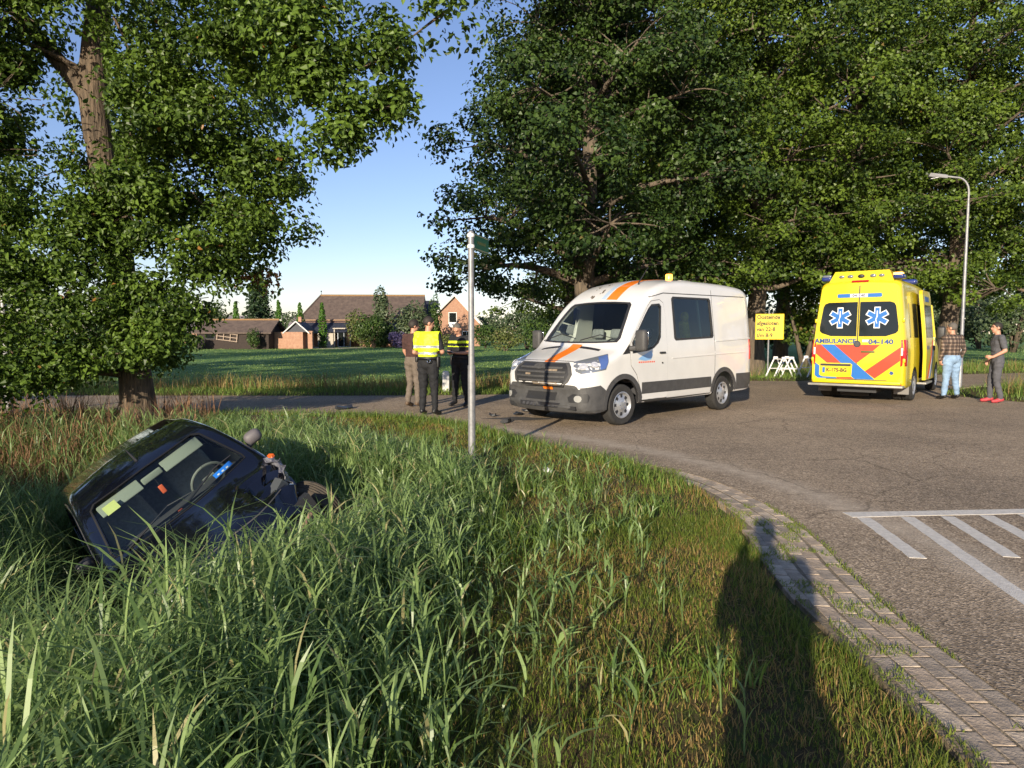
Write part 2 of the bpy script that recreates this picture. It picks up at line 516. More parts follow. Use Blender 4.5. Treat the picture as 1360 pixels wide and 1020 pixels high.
    bp = nt.nodes.new('ShaderNodeBump'); bp.inputs['Strength'].default_value = .55; bp.inputs['Distance'].default_value = .008
    L.new(v.outputs['Distance'], bp.inputs['Height']); L.new(bp.outputs[0], b.inputs['Normal'])
    return m
M_ASPH = asphalt_material()
road = tag(sheet('road', ROAD, 0.0, M_ASPH), kind='structure')
M_PAINT = mat('road_paint', (.60, .56, .50), .7, var=.16, vscale=22, bump=.25, bscale=120)
def stripe(p, q_, w):
    p = np.array(p, float); q_ = np.array(q_, float); d = (q_ - p) / np.linalg.norm(q_ - p); nrm = np.array((-d[1], d[0])) * w / 2
    n = 14; rng = random.Random(int(p[0] * 1000 + q_[1] * 77))
    A = []; B = []
    for i in range(n + 1):
        c = p + (q_ - p) * i / n
        A.append(c + nrm * (1 + rng.uniform(-.09, .05))); B.append(c - nrm * (1 + rng.uniform(-.09, .05)))
    sheet('painted_line', A + B[::-1], 0.004, M_PAINT, road, thick=0.003)
stripe((2.86, 5.72), (8.3, 6.12), .15)
_l = [((2.95, 5.63), (2.80, 4.60)), ((3.33, 5.65), (2.93, 3.55)), ((3.68, 5.67), (3.46, 4.62)), ((4.03, 5.70), (3.62, 3.6)),
      ((4.38, 5.73), (4.16, 4.65)), ((4.73, 5.75), (4.32, 3.65)), ((5.08, 5.78), (4.86, 4.7)), ((5.43, 5.8), (5.02, 3.7))]
for a_, b_ in _l: stripe(a_, b_, .115)

# brick gutter strip between verge and asphalt
M_JOINT = mat('sandy_joint', (.20, .155, .10), .95, var=.35, vscale=9, bump=.6, bscale=60)
kA = [p for p in EDGE_S if -40 <= p[1] <= 8.0 and p[0] > 1.5]
strip_poly = list(kA) + list(ASPH_S[::-1])
pav = tag(sheet('brick_gutter', strip_poly, -0.004, M_JOINT, None, .08), kind='structure')
M_BRK = [mat('gutter_brick_grey', (.31, .25, .19), .9, var=.3, vscale=14, bump=.4, bscale=50),
         mat('gutter_brick_brown', (.375, .29, .21), .9, var=.3, vscale=14, bump=.4, bscale=50),
         mat('gutter_brick_pale', (.45, .36, .265), .9, var=.3, vscale=14, bump=.4, bscale=50)]
rng = random.Random(4)
brick_me = []
for m_ in M_BRK:
    t = MB().rbox((0, 0, 0), (.091, .193, .06), .003, seg=1).build('brick', m_, None)
    brick_me.append(t.data); bpy.data.objects.remove(t)
ey = np.linspace(1.75, 7.6, 31)
def ex(y): return np.interp(y, [p[1] for p in kA], [p[0] for p in kA])
def ax_(y): return np.interp(y, [p[1] for p in ASPH_S], [p[0] for p in ASPH_S])
nb = 0
for iy in range(30):
    y = 1.75 + iy * .203
    x0, x1 = ex(y), ax_(y)
    ang = math.atan2(ax_(y + .1) - ax_(y - .1), .2)
    k = 0
    while True:
        x = x1 - .055 - k * .101
        if x < x0 + .03 or nb > 290: break
        yy = y + (.1 if k % 2 else 0)
        o = bpy.data.objects.new('brick', rng.choice(brick_me)); link(o, pav)
        o.location = (x, yy, -.033 + rng.uniform(-.0012, .0008) + .0015)
        o.rotation_euler = (rng.uniform(-.006, .006), rng.uniform(-.012, .012), -ang + rng.uniform(-.05, .05))
        k += 1; nb += 1

# ------------------------------------------------------------------ trees
def bark_mat(name, c1, c2, sc):
    m = mat(name, c1, .95, col2=c2, vscale=sc, bump=1.0, bscale=sc)
    nt = m.node_tree; tc = next(n for n in nt.nodes if n.type == 'TEX_COORD')
    mp = nt.nodes.new('ShaderNodeMapping'); mp.inputs['Scale'].default_value = (1.0, 1.0, .13)
    nt.links.new(tc.outputs['Object'], mp.inputs[0])
    for n in nt.nodes:
        if n.type == 'TEX_NOISE': nt.links.new(mp.outputs[0], n.inputs['Vector'])
        if n.type == 'BUMP': n.inputs['Distance'].default_value = .06
    return m
M_BARK = bark_mat('oak_bark', (.040, .030, .021), (.165, .120, .080), 24)
M_BARK2 = bark_mat('brown_bark', (.05, .04, .03), (.17, .13, .09), 16)  # plain brown bark for the avenue oaks and shrub stems
M_LEAF = leaf_mat('oak_leaf', (.034, .066, .010), (.140, .225, .030), (.28, .14, .035), trans=.36)
M_LEAF2 = leaf_mat('dense_oak_leaf', (.026, .054, .010), (.135, .205, .024), (.17, .12, .03), trans=.32)
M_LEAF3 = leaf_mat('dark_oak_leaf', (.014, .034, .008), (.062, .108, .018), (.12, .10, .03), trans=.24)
M_BROWN = leaf_mat('withered_leaf', (.22, .085, .03), (.36, .17, .06), trans=.25, rough=.7)
M_CONIFER = leaf_mat('conifer_needle', (.016, .040, .018), (.05, .085, .035), trans=.15)
M_HEDGE = leaf_mat('hedge_leaf', (.022, .052, .012), (.075, .125, .025), trans=.25)
M_CYPRESS = leaf_mat('cypress_leaf', (.030, .085, .010), (.085, .19, .020), trans=.2)
M_PALE = leaf_mat('pale_leaf', (.06, .085, .025), (.16, .19, .055), (.2, .16, .08), trans=.3)
M_FAR = leaf_mat('distant_leaf', (.045, .075, .038), (.11, .145, .065), trans=.25)
M_LILAC = leaf_mat('lilac_bloom', (.10, .08, .17), (.26, .2, .36), trans=.25)

LOBED = np.array([(0, 0), (.16, .16), (.12, .30), (.30, .42), (.20, .56), (.30, .72), (.12, .86), (0, 1.0),
                  (-.12, .86), (-.30, .72), (-.20, .56), (-.30, .42), (-.12, .30), (-.16, .16)], float)
LOB8 = np.array([(0, 0), (.22, .25), (.14, .42), (.32, .66), (.10, .80), (0, 1.0), (-.10, .80), (-.32, .66), (-.14, .42), (-.22, .25)], float)
NKITE = np.array([(0, 0), (.2, .30), (.25, .66), (0, 1), (-.25, .66), (-.2, .30)], float)
KITE = np.array([(0, 0), (.34, .38), (.22, .8), (0, 1), (-.22, .8), (-.34, .38)], float)

def leaf_mesh(name, P, N, size, shape, mats, rs, mi=None, tint=None):
    """one polygon per leaf: P positions, N rough facing directions"""
    n = len(P); k = len(shape)
    N = N / np.maximum(np.linalg.norm(N, axis=1, keepdims=True), 1e-6)
    a = rs.normal(size=(n, 3)); u = np.cross(N, a); u /= np.maximum(np.linalg.norm(u, axis=1, keepdims=True), 1e-6)
    v = np.cross(N, u)
    s = (size * rs.uniform(.65, 1.3, n))[:, None, None] if np.isscalar(size) else (size * rs.uniform(.65, 1.3, n))[:, None, None]
    X = shape[None, :, 0:1] * s; Y = (shape[None, :, 1:2] - .45) * s
    fold = np.abs(shape[None, :, 0:1]) * s * .5 + (shape[None, :, 1:2] - .5) ** 2 * s * -.5
    V = P[:, None, :] + u[:, None, :] * X + v[:, None, :] * Y + N[:, None, :] * fold
    if tint is None: tint = rs.uniform(0, 1, n)
    return np_mesh(name, V.reshape(-1, 3), np.arange(n * k), np.arange(n) * k, np.full(n, k), mats, mi, tint)

def bez(a, b, rs, sag=.0, n=6, wig=.06, up=.15):
    a = np.array(a, float); b = np.array(b, float); L = np.linalg.norm(b - a)
    c = (a + b) / 2 + np.array((0, 0, up * L)) + rs.normal(size=3) * wig * L
    t = np.linspace(0, 1, n)[:, None]
    return (1 - t) ** 2 * a + 2 * t * (1 - t) * c + t ** 2 * b

def grow_tree(name, base, trunk, lobes, rs, leaf, nper, shape, bark, leafm, clump_r=.55, dens=1.0, low=None, twig_r=.022, odd=0, extra=None, updir=.55, root=True, limb_k=1.0, chain=False, gap=None, fork=()):
    """trunk: [(x,y,z,r)] relative to base. lobes: [(cx,cy,cz,rx,ry,rz,nclumps)] the crown's masses.
    returns trunk mesh and crown mesh in tree space"""
    mb = MB()
    tp = catmull([t[:3] for t in trunk], 5); tr = np.interp(np.linspace(0, 1, len(tp)), np.linspace(0, 1, len(trunk)), [t[3] for t in trunk])
    if root: tr[0] *= 1.25; tr[1] *= 1.08
    mb.tube([tuple(p) for p in tp], [float(r) * (1 + rs.uniform(-.06, .06)) for r in tr], 14)
    skel = [(tp[i], tr[i]) for i in range(len(tp)) if tp[i][2] > (low if low is not None else tp[-1][2] * .3)]
    P = []; N = []; CT = []; T = []
    limbs = []
    for lb in lobes:
        c = np.array(lb[:3]); r = np.array(lb[3:6])
        # limb from the trunk into the lobe
        cand = [s for s in skel if s[0][2] < c[2] + .3] or skel
        if chain: s = min(skel, key=lambda q_: np.linalg.norm(q_[0] - c) * (1 + .25 * (q_[0][2] > c[2])) + rs.uniform(0, .25))
        else: s = min(cand, key=lambda q_: np.linalg.norm(q_[0] - c) + max(0, q_[0][2] - c[2] + .4) * 2 + rs.uniform(0, .8))
        r0 = min(s[1] * .5, limb_k * (.05 + .045 * np.linalg.norm(c - s[0])))
        pts = bez(s[0], c, rs, n=8, wig=.09, up=.06)
        mb.tube([tuple(p) for p in pts], list(np.linspace(r0, max(.02, r0 * .3), len(pts))), 8)
        pool = [(p, r0 * (1 - .7 * i / 7)) for i, p in enumerate(pts)][2:]
        limbs.append(pool)
        if chain: skel += [q_ for q_ in pool]
        for _ in range(int(lb[6] * dens)):
            d = rs.normal(size=3); d /= np.linalg.norm(d)
            rad = rs.uniform(.35, 1.0) ** .6
            cc = c + d * r * rad
            at_ = min(pool, key=lambda q_: np.linalg.norm(q_[0] - cc))
            if rs.uniform() < .55:
                tw = bez(at_[0], cc, rs, n=5, wig=.12, up=rs.uniform(-.05, .18))
                mb.tube([tuple(p) for p in tw], list(np.linspace(min(twig_r * 1.6, at_[1] * .7), twig_r * .35, 5)), 5, cap=False)
            m = max(4, int(nper * rs.uniform(.5, 1.4)))
            cr = clump_r * rs.uniform(.7, 1.35)
            g = rs.normal(size=(m, 3)); g /= np.linalg.norm(g, axis=1, keepdims=True)
            g *= (rs.uniform(0.1, 1, (m, 1)) ** .5) * cr * np.array((1, 1, .62))
            P.append(cc + g)
            N.append(g / cr * .7 + np.array((0, 0, updir)) + d * .35 + rs.normal(size=(m, 3)) * .45)
            ct = rs.uniform(-.30, .26)
            T.append(np.clip(rs.uniform(.05, .88, m) + ct, 0, .9))
    P = np.concatenate(P); N = np.concatenate(N); T = np.concatenate(T)
    for z0, z1, half, dx in (gap or ()):                    # open windows in the foliage before the stem
        tx = np.interp(P[:, 2], [p[2] for p in tp], [p[0] for p in tp])
        hole = (P[:, 2] > z0) & (P[:, 2] < z1) & (P[:, 1] < .3) & (np.abs(P[:, 0] - tx + dx * P[:, 1]) < half * (.7 + .6 * vnoise(P[:, 2] * 2.2, P[:, 2] * 0, 4)))
        keep = ~hole | (rs.uniform(size=len(P)) < .07)
        P, N, T = P[keep], N[keep], T[keep]
    if odd: T[rs.uniform(size=len(T)) < odd] = .99
    crown = leaf_mesh('crown', P, N, leaf, shape, [leafm], rs, tint=T)
    for a_, b_, r_ in fork: mb.tube([tuple(p) for p in bez(a_, b_, rs, n=7, wig=.04, up=.03)], list(np.linspace(r_, r_ * .6, 7)), 10)
    tk = mb.build('trunk', bark, None, smooth=True, sharp=None)
    tm = tk.data; bpy.data.objects.remove(tk)
    return tm, crown

def place_tree(name, tm, cm, loc, label, cat='tree', group=None, rz=0, sc=1.0):
    e = empty(name, loc, rz, label, cat, group); e.scale = (sc, sc, sc)
    link(bpy.data.objects.new('trunk', tm), e)
    link(bpy.data.objects.new('crown', cm), e)
    return e

# the oak on the ditch bank
rs = np.random.RandomState(11)
OB = (-6.3, 11.5, gz(-6.3, 11.5) - .05)
trunk = [(0, 0, 0, .31), (-.06, 0, 1.0, .255), (-.22, .05, 2.4, .235), (-.46, .1, 4.2, .225), (-.60, .1, 5.6, .23), (-.5, .2, 7.2, .19), (-.3, .5, 9.5, .16), (0, .6, 12, .08)]
lobes = [
    (-1.5, -.6, 6.3, .8, .7, .5, 20), (-.9, -.9, 7.0, .8, .7, .4, 16), (-1.9, -.5, 5.6, .6, .7, .5, 14), (-.3, -1.0, 3.2, .6, .5, .5, 18), (1.8, -1.4, 7.2, 1.0, .9, .7, 16), (3.0, -2.4, 6.6, .9, .8, .6, 16), (-1.6, -.9, 5.2, .9, .8, .8, 26), (-1.5, -1.0, 4.1, .9, .8, .8, 26), (.45, -.9, 3.5, .7, .6, .6, 24), (.5, -1.0, 4.3, .8, .6, .6, 24), (.7, -.9, 5.5, .8, .7, .6, 24), (-1.3, -.9, 6.5, .8, .8, .6, 18), (1.5, -.9, 5.0, .8, .7, .6, 22), (2.4, -.6, 4.2, .65, .7, .5, 16), (1.8, -.8, 3.2, .8, .7, .5, 18),
    (-1.4, -1.2, 1.15, .9, .8, .55, 34), (-.45, -1.0, 1.30, .6, .5, .42, 18), (-1.6, -1.2, 2.2, 1.0, .9, .75, 30), (-.4, -1.1, 2.35, .7, .6, .6, 22), (.7, -.8, 1.55, .7, .7, .40, 16), (.8, -.7, 2.2, .9, .8, .55, 26), (1.5, -.3, 2.9, .9, .9, .6, 18), (-2.3, .2, 3.0, 1.2, 1.1, .7, 20),
    (-1.5, -1.2, 3.4, 1.0, .9, .8, 16), (1.3, -.6, 3.9, 1.1, 1.0, .7, 20), (2.3, .1, 3.6, .6, .8, .4, 9), (2.1, 0, 4.5, .8, .8, .55, 14),
    (-2.4, -.6, 4.6, 1.1, 1.1, .7, 16), (.7, -1.0, 4.9, .9, .9, .7, 16), (-1.2, 1.2, 4.8, 1.3, .8, .8, 14),
    (1.6, -.5, 5.8, 1.2, 1.0, .8, 22), (.9, 1.2, 5.6, 1.3, .9, .8, 14), (-2.7, -.5, 6.0, 1.0, 1.1, .7, 12), (.5, -1.2, 6.3, .8, .8, .6, 13),
    (2.1, -1.2, 6.6, 1.1, 1.0, .7, 20), (3.0, -2.4, 5.6, .8, .7, .6, 22), (3.75, -3.0, 5.35, .5, .5, .55, 18), (4.0, -3.0, 4.75, .42, .4, .42, 15), (4.3, -3.0, 4.2, .30, .3, .32, 9), (4.15, -3.0, 3.95, .15, .2, .15, 3), (4.75, -3.0, 5.0, .25, .3, .5, 10), (4.9, -3.0, 4.45, .16, .2, .28, 5), (5.5, -3.2, 5.45, .2, .3, .22, 4),
    (-1.8, -1.0, 7.4, 1.4, 1.3, .9, 20), (1.0, 0, 8.0, 1.8, 1.5, 1.0, 30), (3.0, -1.5, 8.0, 1.5, 1.4, .9, 24), (-.5, .5, 9.5, 2.2, 2.0, 1.2, 34), (2.2, .4, 9.8, 1.8, 1.8, 1.1, 24), (-.2, .4, 11.6, 2.0, 2.0, 1.2, 26), (.3, .5, 13.2, 1.3, 1.3, .9, 14)]
tm, cm = grow_tree('oak_tree', OB, trunk, lobes, rs, .098, 150, NKITE, M_BARK, M_LEAF, clump_r=.42, low=.8, odd=.004, limb_k=.6, dens=.98, chain=True, gap=((4.1, 6.2, .27, .55), (4.2, 6.6, .32, -.35)), fork=[((-.6, .1, 5.5), (-1.9, -.1, 7.2), .15)])
oak = place_tree('oak_tree', tm, cm, OB, 'large oak with low hanging branches on the ditch bank behind the wrecked car')
# withered brown sprig hanging low on the oak
g = rs.normal(size=(110, 3)) * np.array((.22, .2, .13))
me = leaf_mesh('withered_sprig', g + np.array((2.02, -.05, 1.0 + 1.62)), g + rs.normal(size=(110, 3)) * .4 + np.array((0, 0, .4)), .12, LOBED, [M_BROWN], rs)
o = link(bpy.data.objects.new('withered_sprig', me), oak); o['kind'] = 'stuff'; o['label'] = 'brown withered leaves on a low branch'

# oaks of the avenue across the road: three shapes, turned and scaled
def avenue_oak(seed, hgt, spread, lowest, lean=0.0, taper=0.0, lm=None):
    rs = np.random.RandomState(seed)
    tr = [(0, 0, 0, .42), (lean * .2, 0, 2, .36), (lean * .5, .1, 4.5, .33), (lean * .8, 0, 7, .27), (lean, .1, hgt * .7, .2), (lean, 0, hgt * .92, .08)]
    lb = []
    n = 26
    for i in range(n):
        t = (i + .5) / n
        z = lowest + (hgt - lowest) * t
        prof = math.sin(math.pi * min(1, .18 + .8 * t)) ** .7 * (1 - taper * t)
        nc = 15 if not taper else 21
        a = i * 2.399 + rs.uniform(-.4, .4)
        d = spread * prof * rs.uniform(.45, .85)
        lb.append((d * math.cos(a), d * math.sin(a), z + rs.uniform(-.5, .5), spread * .42, spread * .42, 1.15, nc))
    for i in range(5):
        z = lowest + (hgt - lowest) * (i + .6) / 5
        lb.append((0, 0, z, spread * .5, spread * .5, 1.3, 10))
    return grow_tree('oak', None, tr, lb, rs, .155, 118, KITE, M_BARK2, lm or M_LEAF2, clump_r=.68, dens=1.08, low=2.5, twig_r=.03, odd=.003)
T_A = avenue_oak(21, 16.0, 5.4, 3.9)
T_B = avenue_oak(22, 17.5, 5.6, 3.4, .5)
T_C = T_A
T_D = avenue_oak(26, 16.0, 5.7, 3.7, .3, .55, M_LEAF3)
G_AV = 'oaks of the avenue across the road'
def at_px(px, d): return ((px - 680) / 907 * d, d)
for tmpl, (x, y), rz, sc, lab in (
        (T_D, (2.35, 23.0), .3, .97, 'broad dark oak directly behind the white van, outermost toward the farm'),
        (T_B, (7.0, 28.5), 2.2, 1.02, 'oak with leaning trunk standing behind the rear of the white van'),
        (T_C, (10.3, 29.0), 4.0, 1.05, 'oak growing right behind the yellow notice sign'),
        (T_A, (14.9, 30.0), 1.7, 1.03, 'sunlit oak standing straight behind the ambulance'),
        (T_B, (19.0, 30.0), 5.1, 1.0, 'sunlit oak behind the curved street lamp'),
        (T_C, (24.8, 31.5), .9, 1.0, 'oak past the street lamp at the end of the avenue'),
        (T_B, (3.2, 36.0), 3.6, 1.0, 'oak in the second row behind the broad dark oak'),
        (T_C, (9.0, 40.0), 2.9, 1.1, 'tall oak in the second row seen between trunks above the van'),
        (T_A, (16.5, 42.0), 4.4, 1.1, 'tall oak in the second row above the ambulance roof'),
        (T_B, (23.5, 43.0), 1.2, 1.05, 'oak in the second row behind the street lamp'),
        (T_A, (-16.5, 7.0), 2.5, .85, 'oak on the ditch bank beside the large low-branched oak, casting shade on the pasture'),
        (T_C, (-23.0, 15.5), 1.1, .95, 'oak beside the left lamp post, casting long shade across the pasture'),
        (T_B, (-34.0, 22), 1.9, 1.0, 'far oak along the side road, its shade reaching the dark wooden shed')):
    place_tree('oak_tree', tmpl[0], tmpl[1], (x, y, gz(x, y) - .05), lab, 'tree', G_AV, rz, sc)

def bush(name, loc, size, label, m, rs, n=1400, leaf=.22, shape=KITE, cat='shrub', group=None, lob=7, stem=True, parts=('foliage', 'stem'), spike=False):
    """clumpy shrub or distant crown made of leaf-sized faces round several lobes"""
    P = []; N = []; n = int(n * .78); leaf = leaf * 1.1
    rx, ry, rz = size
    for k in range(lob):
        if spike: c = np.array((rs.uniform(-.15, .15) * rx, rs.uniform(-.15, .15) * ry, rz * (2 * (k + .5) / lob))); rr = np.array((rx, ry, rz / lob * 1.6)) * np.array((1 - .75 * max(0, (k + .5) / lob - .6) / .4,) * 2 + (1,))
        else:
            d = rs.normal(size=3); d /= np.linalg.norm(d); d *= rs.uniform(.25, .62)
            c = np.array((d[0] * rx, d[1] * ry, rz + d[2] * rz)); rr = np.array((rx, ry, rz)) * rs.uniform(.38, .6)
        m_ = n // lob
        g = rs.normal(size=(m_, 3)); g /= np.linalg.norm(g, axis=1, keepdims=True)
        r_ = rs.uniform(.72, 1.06, (m_, 1)) ** .8
        P.append(c + g * rr * r_); N.append(g + rs.normal(size=(m_, 3)) * .5 + np.array((0, 0, .35)))
    P = np.concatenate(P); N = np.concatenate(N)
    keep = P[:, 2] > .02; P = P[keep]; N = N[keep]
    e = empty(name, loc, 0, label, cat, group)
    me = leaf_mesh(parts[0], P, N, leaf, shape, [m], rs)
    link(bpy.data.objects.new(parts[0], me), e)
    if stem:
        mb = MB()
        for k in range(3):
            a = rs.uniform(0, 6.28); mb.tube([(0, 0, -.1), (rx * .2 * math.cos(a), ry * .2 * math.sin(a), rz * .7), (rx * .4 * math.cos(a), ry * .4 * math.sin(a), rz * 1.3)], [.05 * rz + .02, .04 * rz, .015 * rz], 6)
        mb.build(parts[1], M_BARK2, e, True, None)
    return e

# ------------------------------------------------------------------ vehicle tools
def pchip(xs, ys, x):
    xs = np.asarray(xs, float); ys = np.asarray(ys, float); x = np.asarray(x, float)
    h = np.diff(xs); d = np.diff(ys) / h
    m = np.zeros(len(xs)); m[0] = d[0]; m[-1] = d[-1]
    for i in range(1, len(xs) - 1):
        if d[i - 1] * d[i] > 0:
            w1 = 2 * h[i] + h[i - 1]; w2 = h[i] + 2 * h[i - 1]
            m[i] = (w1 + w2) / (w1 / d[i - 1] + w2 / d[i])
    i = np.clip(np.searchsorted(xs, x) - 1, 0, len(xs) - 2)
    t = (x - xs[i]) / h[i]
    return (2*t**3-3*t**2+1)*ys[i] + (t**3-2*t**2+t)*h[i]*m[i] + (-2*t**3+3*t**2)*ys[i+1] + (t**3-t**2)*h[i]*m[i+1]

def loft_body(tbl, sub, W, sweep, dent=None):
    """tbl rows: x (falling from the front), zb, zt, w, ry, rz, crown. W(w,z) half width at height z. sweep(x): plan curvature"""
    T = np.array(tbl, float)[::-1]
    xs = []
    for a, b in zip(T[:-1, 0], T[1:, 0]):
        k = max(1, int(math.ceil((b - a) / sub))); xs += [a + (b - a) * i / k for i in range(k)]
    xs.append(T[-1, 0]); xs = np.array(xs)
    C = [pchip(T[:, 0], T[:, j], xs) for j in range(1, 7)]
    rings = []
    for x, zb, zt, w, ry, rz, cr in zip(xs, *C):
        half = [(0, zb), (w * .5, zb), (w * .9, zb), (W(w, zb + .05) * .975, zb + .02)]
        zc = zt - rz
        for z in np.linspace(zb + .07, zc, 14): half.append((W(w, z), z))
        Wc = W(w, zc)
        for a in (.22, .45, .68, .9, 1.15, 1.36): half.append((Wc - ry * (1 - math.cos(a)), zc + (rz - cr) * math.sin(a)))
        yr = Wc - ry
        for f_ in (1.0, .83, .66, .5, .33, .16): half.append((yr * f_, zt - cr * f_ ** 2))
        half.append((0, zt))
        k = sweep(x)
        pts = [(x - k * y * y, y, z) for y, z in half]
        pts += [(p[0], -p[1], p[2]) for p in pts[-2:0:-1]]
        rings.append(pts)
    n = len(rings[0]); V = [p for r in rings for p in r]; F = []
    for i in range(len(rings) - 1):
        for k in range(n):
            k2 = (k + 1) % n
            F.append((i * n + k, i * n + k2, (i + 1) * n + k2, (i + 1) * n + k))
    F.append(tuple(reversed(range(n)))); m = (len(rings) - 1) * n; F.append(tuple(m + k for k in range(n)))
    if dent: V = [dent(Vector(v)) for v in V]
    bm = bmesh.new()
    bv = [bm.verts.new(v) for v in V]
    for f in F: bm.faces.new([bv[i] for i in f])
    bmesh.ops.recalc_face_normals(bm, faces=list(bm.faces))
    if bm.calc_volume(signed=True) < 0: bmesh.ops.reverse_faces(bm, faces=list(bm.faces))
    return bm

AX = {'left': ((1, 0, 0), (0, 0, 1), (0, -1, 0)), 'right': ((1, 0, 0), (0, 0, 1), (0, 1, 0)),
      'front': ((0, 1, 0), (0, 0, 1), (-1, 0, 0)), 'rear': ((0, 1, 0), (0, 0, 1), (1, 0, 0)), 'top': ((1, 0, 0), (0, 1, 0), (0, 0, -1)),
      'diagl': ((-.7071, .7071, 0), (0, 0, 1), (-.7071, -.7071, 0)), 'diagr': ((-.7071, -.7071, 0), (0, 0, 1), (-.7071, .7071, 0))}

def decal(name, bvh, side, poly, m, parent, off=.004, step=.07, holes=(), skirt=.012, smooth=True, back=4.0, mirror=False, graze=.16):
    """a panel shaped to the body: the outline is dropped along the side's axis onto the surface, with a rim"""
    u, v, d = (Vector(a) for a in AX[side])
    if mirror: poly = [(-a, b) for a, b in poly]
    bm = bmesh.new()
    es = []
    for pl in [poly] + list(holes):
        vv = [bm.verts.new((p[0], p[1], 0)) for p in pl]
        es += [bm.edges.new((vv[i], vv[(i + 1) % len(vv)])) for i in range(len(vv))]
    bmesh.ops.triangle_fill(bm, use_beauty=True, use_dissolve=False, edges=es)
    a0 = min(v_.co.x for v_ in bm.verts); a1 = max(v_.co.x for v_ in bm.verts)
    b0 = min(v_.co.y for v_ in bm.verts); b1 = max(v_.co.y for v_ in bm.verts)
    for k in range(1, int((a1 - a0) / step) + 1):
        bmesh.ops.bisect_plane(bm, geom=bm.verts[:] + bm.edges[:] + bm.faces[:], plane_co=(a0 + k * step, 0, 0), plane_no=(1, 0, 0))
    for k in range(1, int((b1 - b0) / step) + 1):
        bmesh.ops.bisect_plane(bm, geom=bm.verts[:] + bm.edges[:] + bm.faces[:], plane_co=(0, b0 + k * step, 0), plane_no=(0, 1, 0))
    miss = []
    nr = {}
    for vt in bm.verts:
        o = u * vt.co.x + v * vt.co.y - d * back
        hit, nrm, _, _ = bvh.ray_cast(o, d)
        if hit is None or abs(nrm.dot(d)) < graze: miss.append(vt); continue
        nr[vt] = nrm
        vt.co = hit + nrm * off
    if miss: bmesh.ops.delete(bm, geom=miss, context='VERTS')
    bm.normal_update()
    fl = [f for f in bm.faces if f.normal.dot(d) > 0]
    if fl: bmesh.ops.reverse_faces(bm, faces=fl)
    if skirt:
        be = [e for e in bm.edges if len(e.link_faces) == 1]
        r = bmesh.ops.extrude_edge_only(bm, edges=be)
        nv = [g for g in r['geom'] if isinstance(g, bmesh.types.BMVert)]
        for g in nv:
            hit, nrm, _, _ = bvh.find_nearest(g.co)
            g.co = g.co - nrm * skirt
    me = bpy.data.meshes.new(name); bm.to_mesh(me); bm.free(); me.materials.append(m)
    if smooth:
        me.polygons.foreach_set('use_smooth', np.full(len(me.polygons), True, bool)); me.set_sharp_from_angle(angle=R(40))
    return link(bpy.data.objects.new(name, me), parent)

def shell(name, bm, cuts, mats, parent, sharp=32):
    """hollow body: loft with the cabin, window and wheel openings cut out of it"""
    me = bpy.data.meshes.new(name); bm.to_mesh(me)
    for m in mats: me.materials.append(m)
    o = link(bpy.data.objects.new(name, me))
    tmp = []
    for c, mi in cuts:
        c.name = 'cutter'; tmp.append(c)
        c.data.materials.clear()
        for m in mats: c.data.materials.append(m)
        for p in c.data.polygons: p.material_index = mi
        b = o.modifiers.new('b', 'BOOLEAN'); b.operation = 'DIFFERENCE'; b.solver = 'EXACT'; b.object = c; b.material_mode = 'INDEX'
    dg = bpy.context.evaluated_depsgraph_get()
    out = bpy.data.meshes.new_from_object(o.evaluated_get(dg))
    bpy.data.objects.remove(o)
    for c in tmp: bpy.data.objects.remove(c)
    out.name = name
    out.polygons.foreach_set('use_smooth', np.full(len(out.polygons), True, bool)); out.set_sharp_from_angle(angle=R(sharp))
    r = link(bpy.data.objects.new(name, out), parent)
    return r

def inner_cutter(tbl, x0, x1, t, W, sweep, zfloor):
    T = np.array(tbl, float); xs = np.linspace(x0, x1, 22)
    rows = []
    for x in xs:
        c = [float(pchip(T[::-1, 0], T[::-1, j], [x])[0]) for j in range(1, 7)]
        rows.append((x - t * .6, zfloor, c[1] - t * 1.35, c[2] - t, max(.05, c[3] - t * .3), max(.05, c[4] - t * .3), c[5]))
    b = loft_body(rows, .15, W, sweep)
    me = bpy.data.meshes.new('cutter'); b.to_mesh(me); b.free()
    return link(bpy.data.objects.new('cutter', me))

def cutter(side, poly, near, far):
    """prism through the body along the side's axis, between two depths"""
    u, v, d = (Vector(a) for a in AX[side])
    n = len(poly)
    V = [u * a + v * b - d * near for a, b in poly] + [u * a + v * b - d * far for a, b in poly]
    F = [tuple(range(n)), tuple(reversed(range(n, 2 * n)))] + [(k, n + k, n + (k + 1) % n, (k + 1) % n) for k in range(n)]
    mb = MB(); mb.add(V, F)
    return mb.build('cutter', MATS['tyre'])

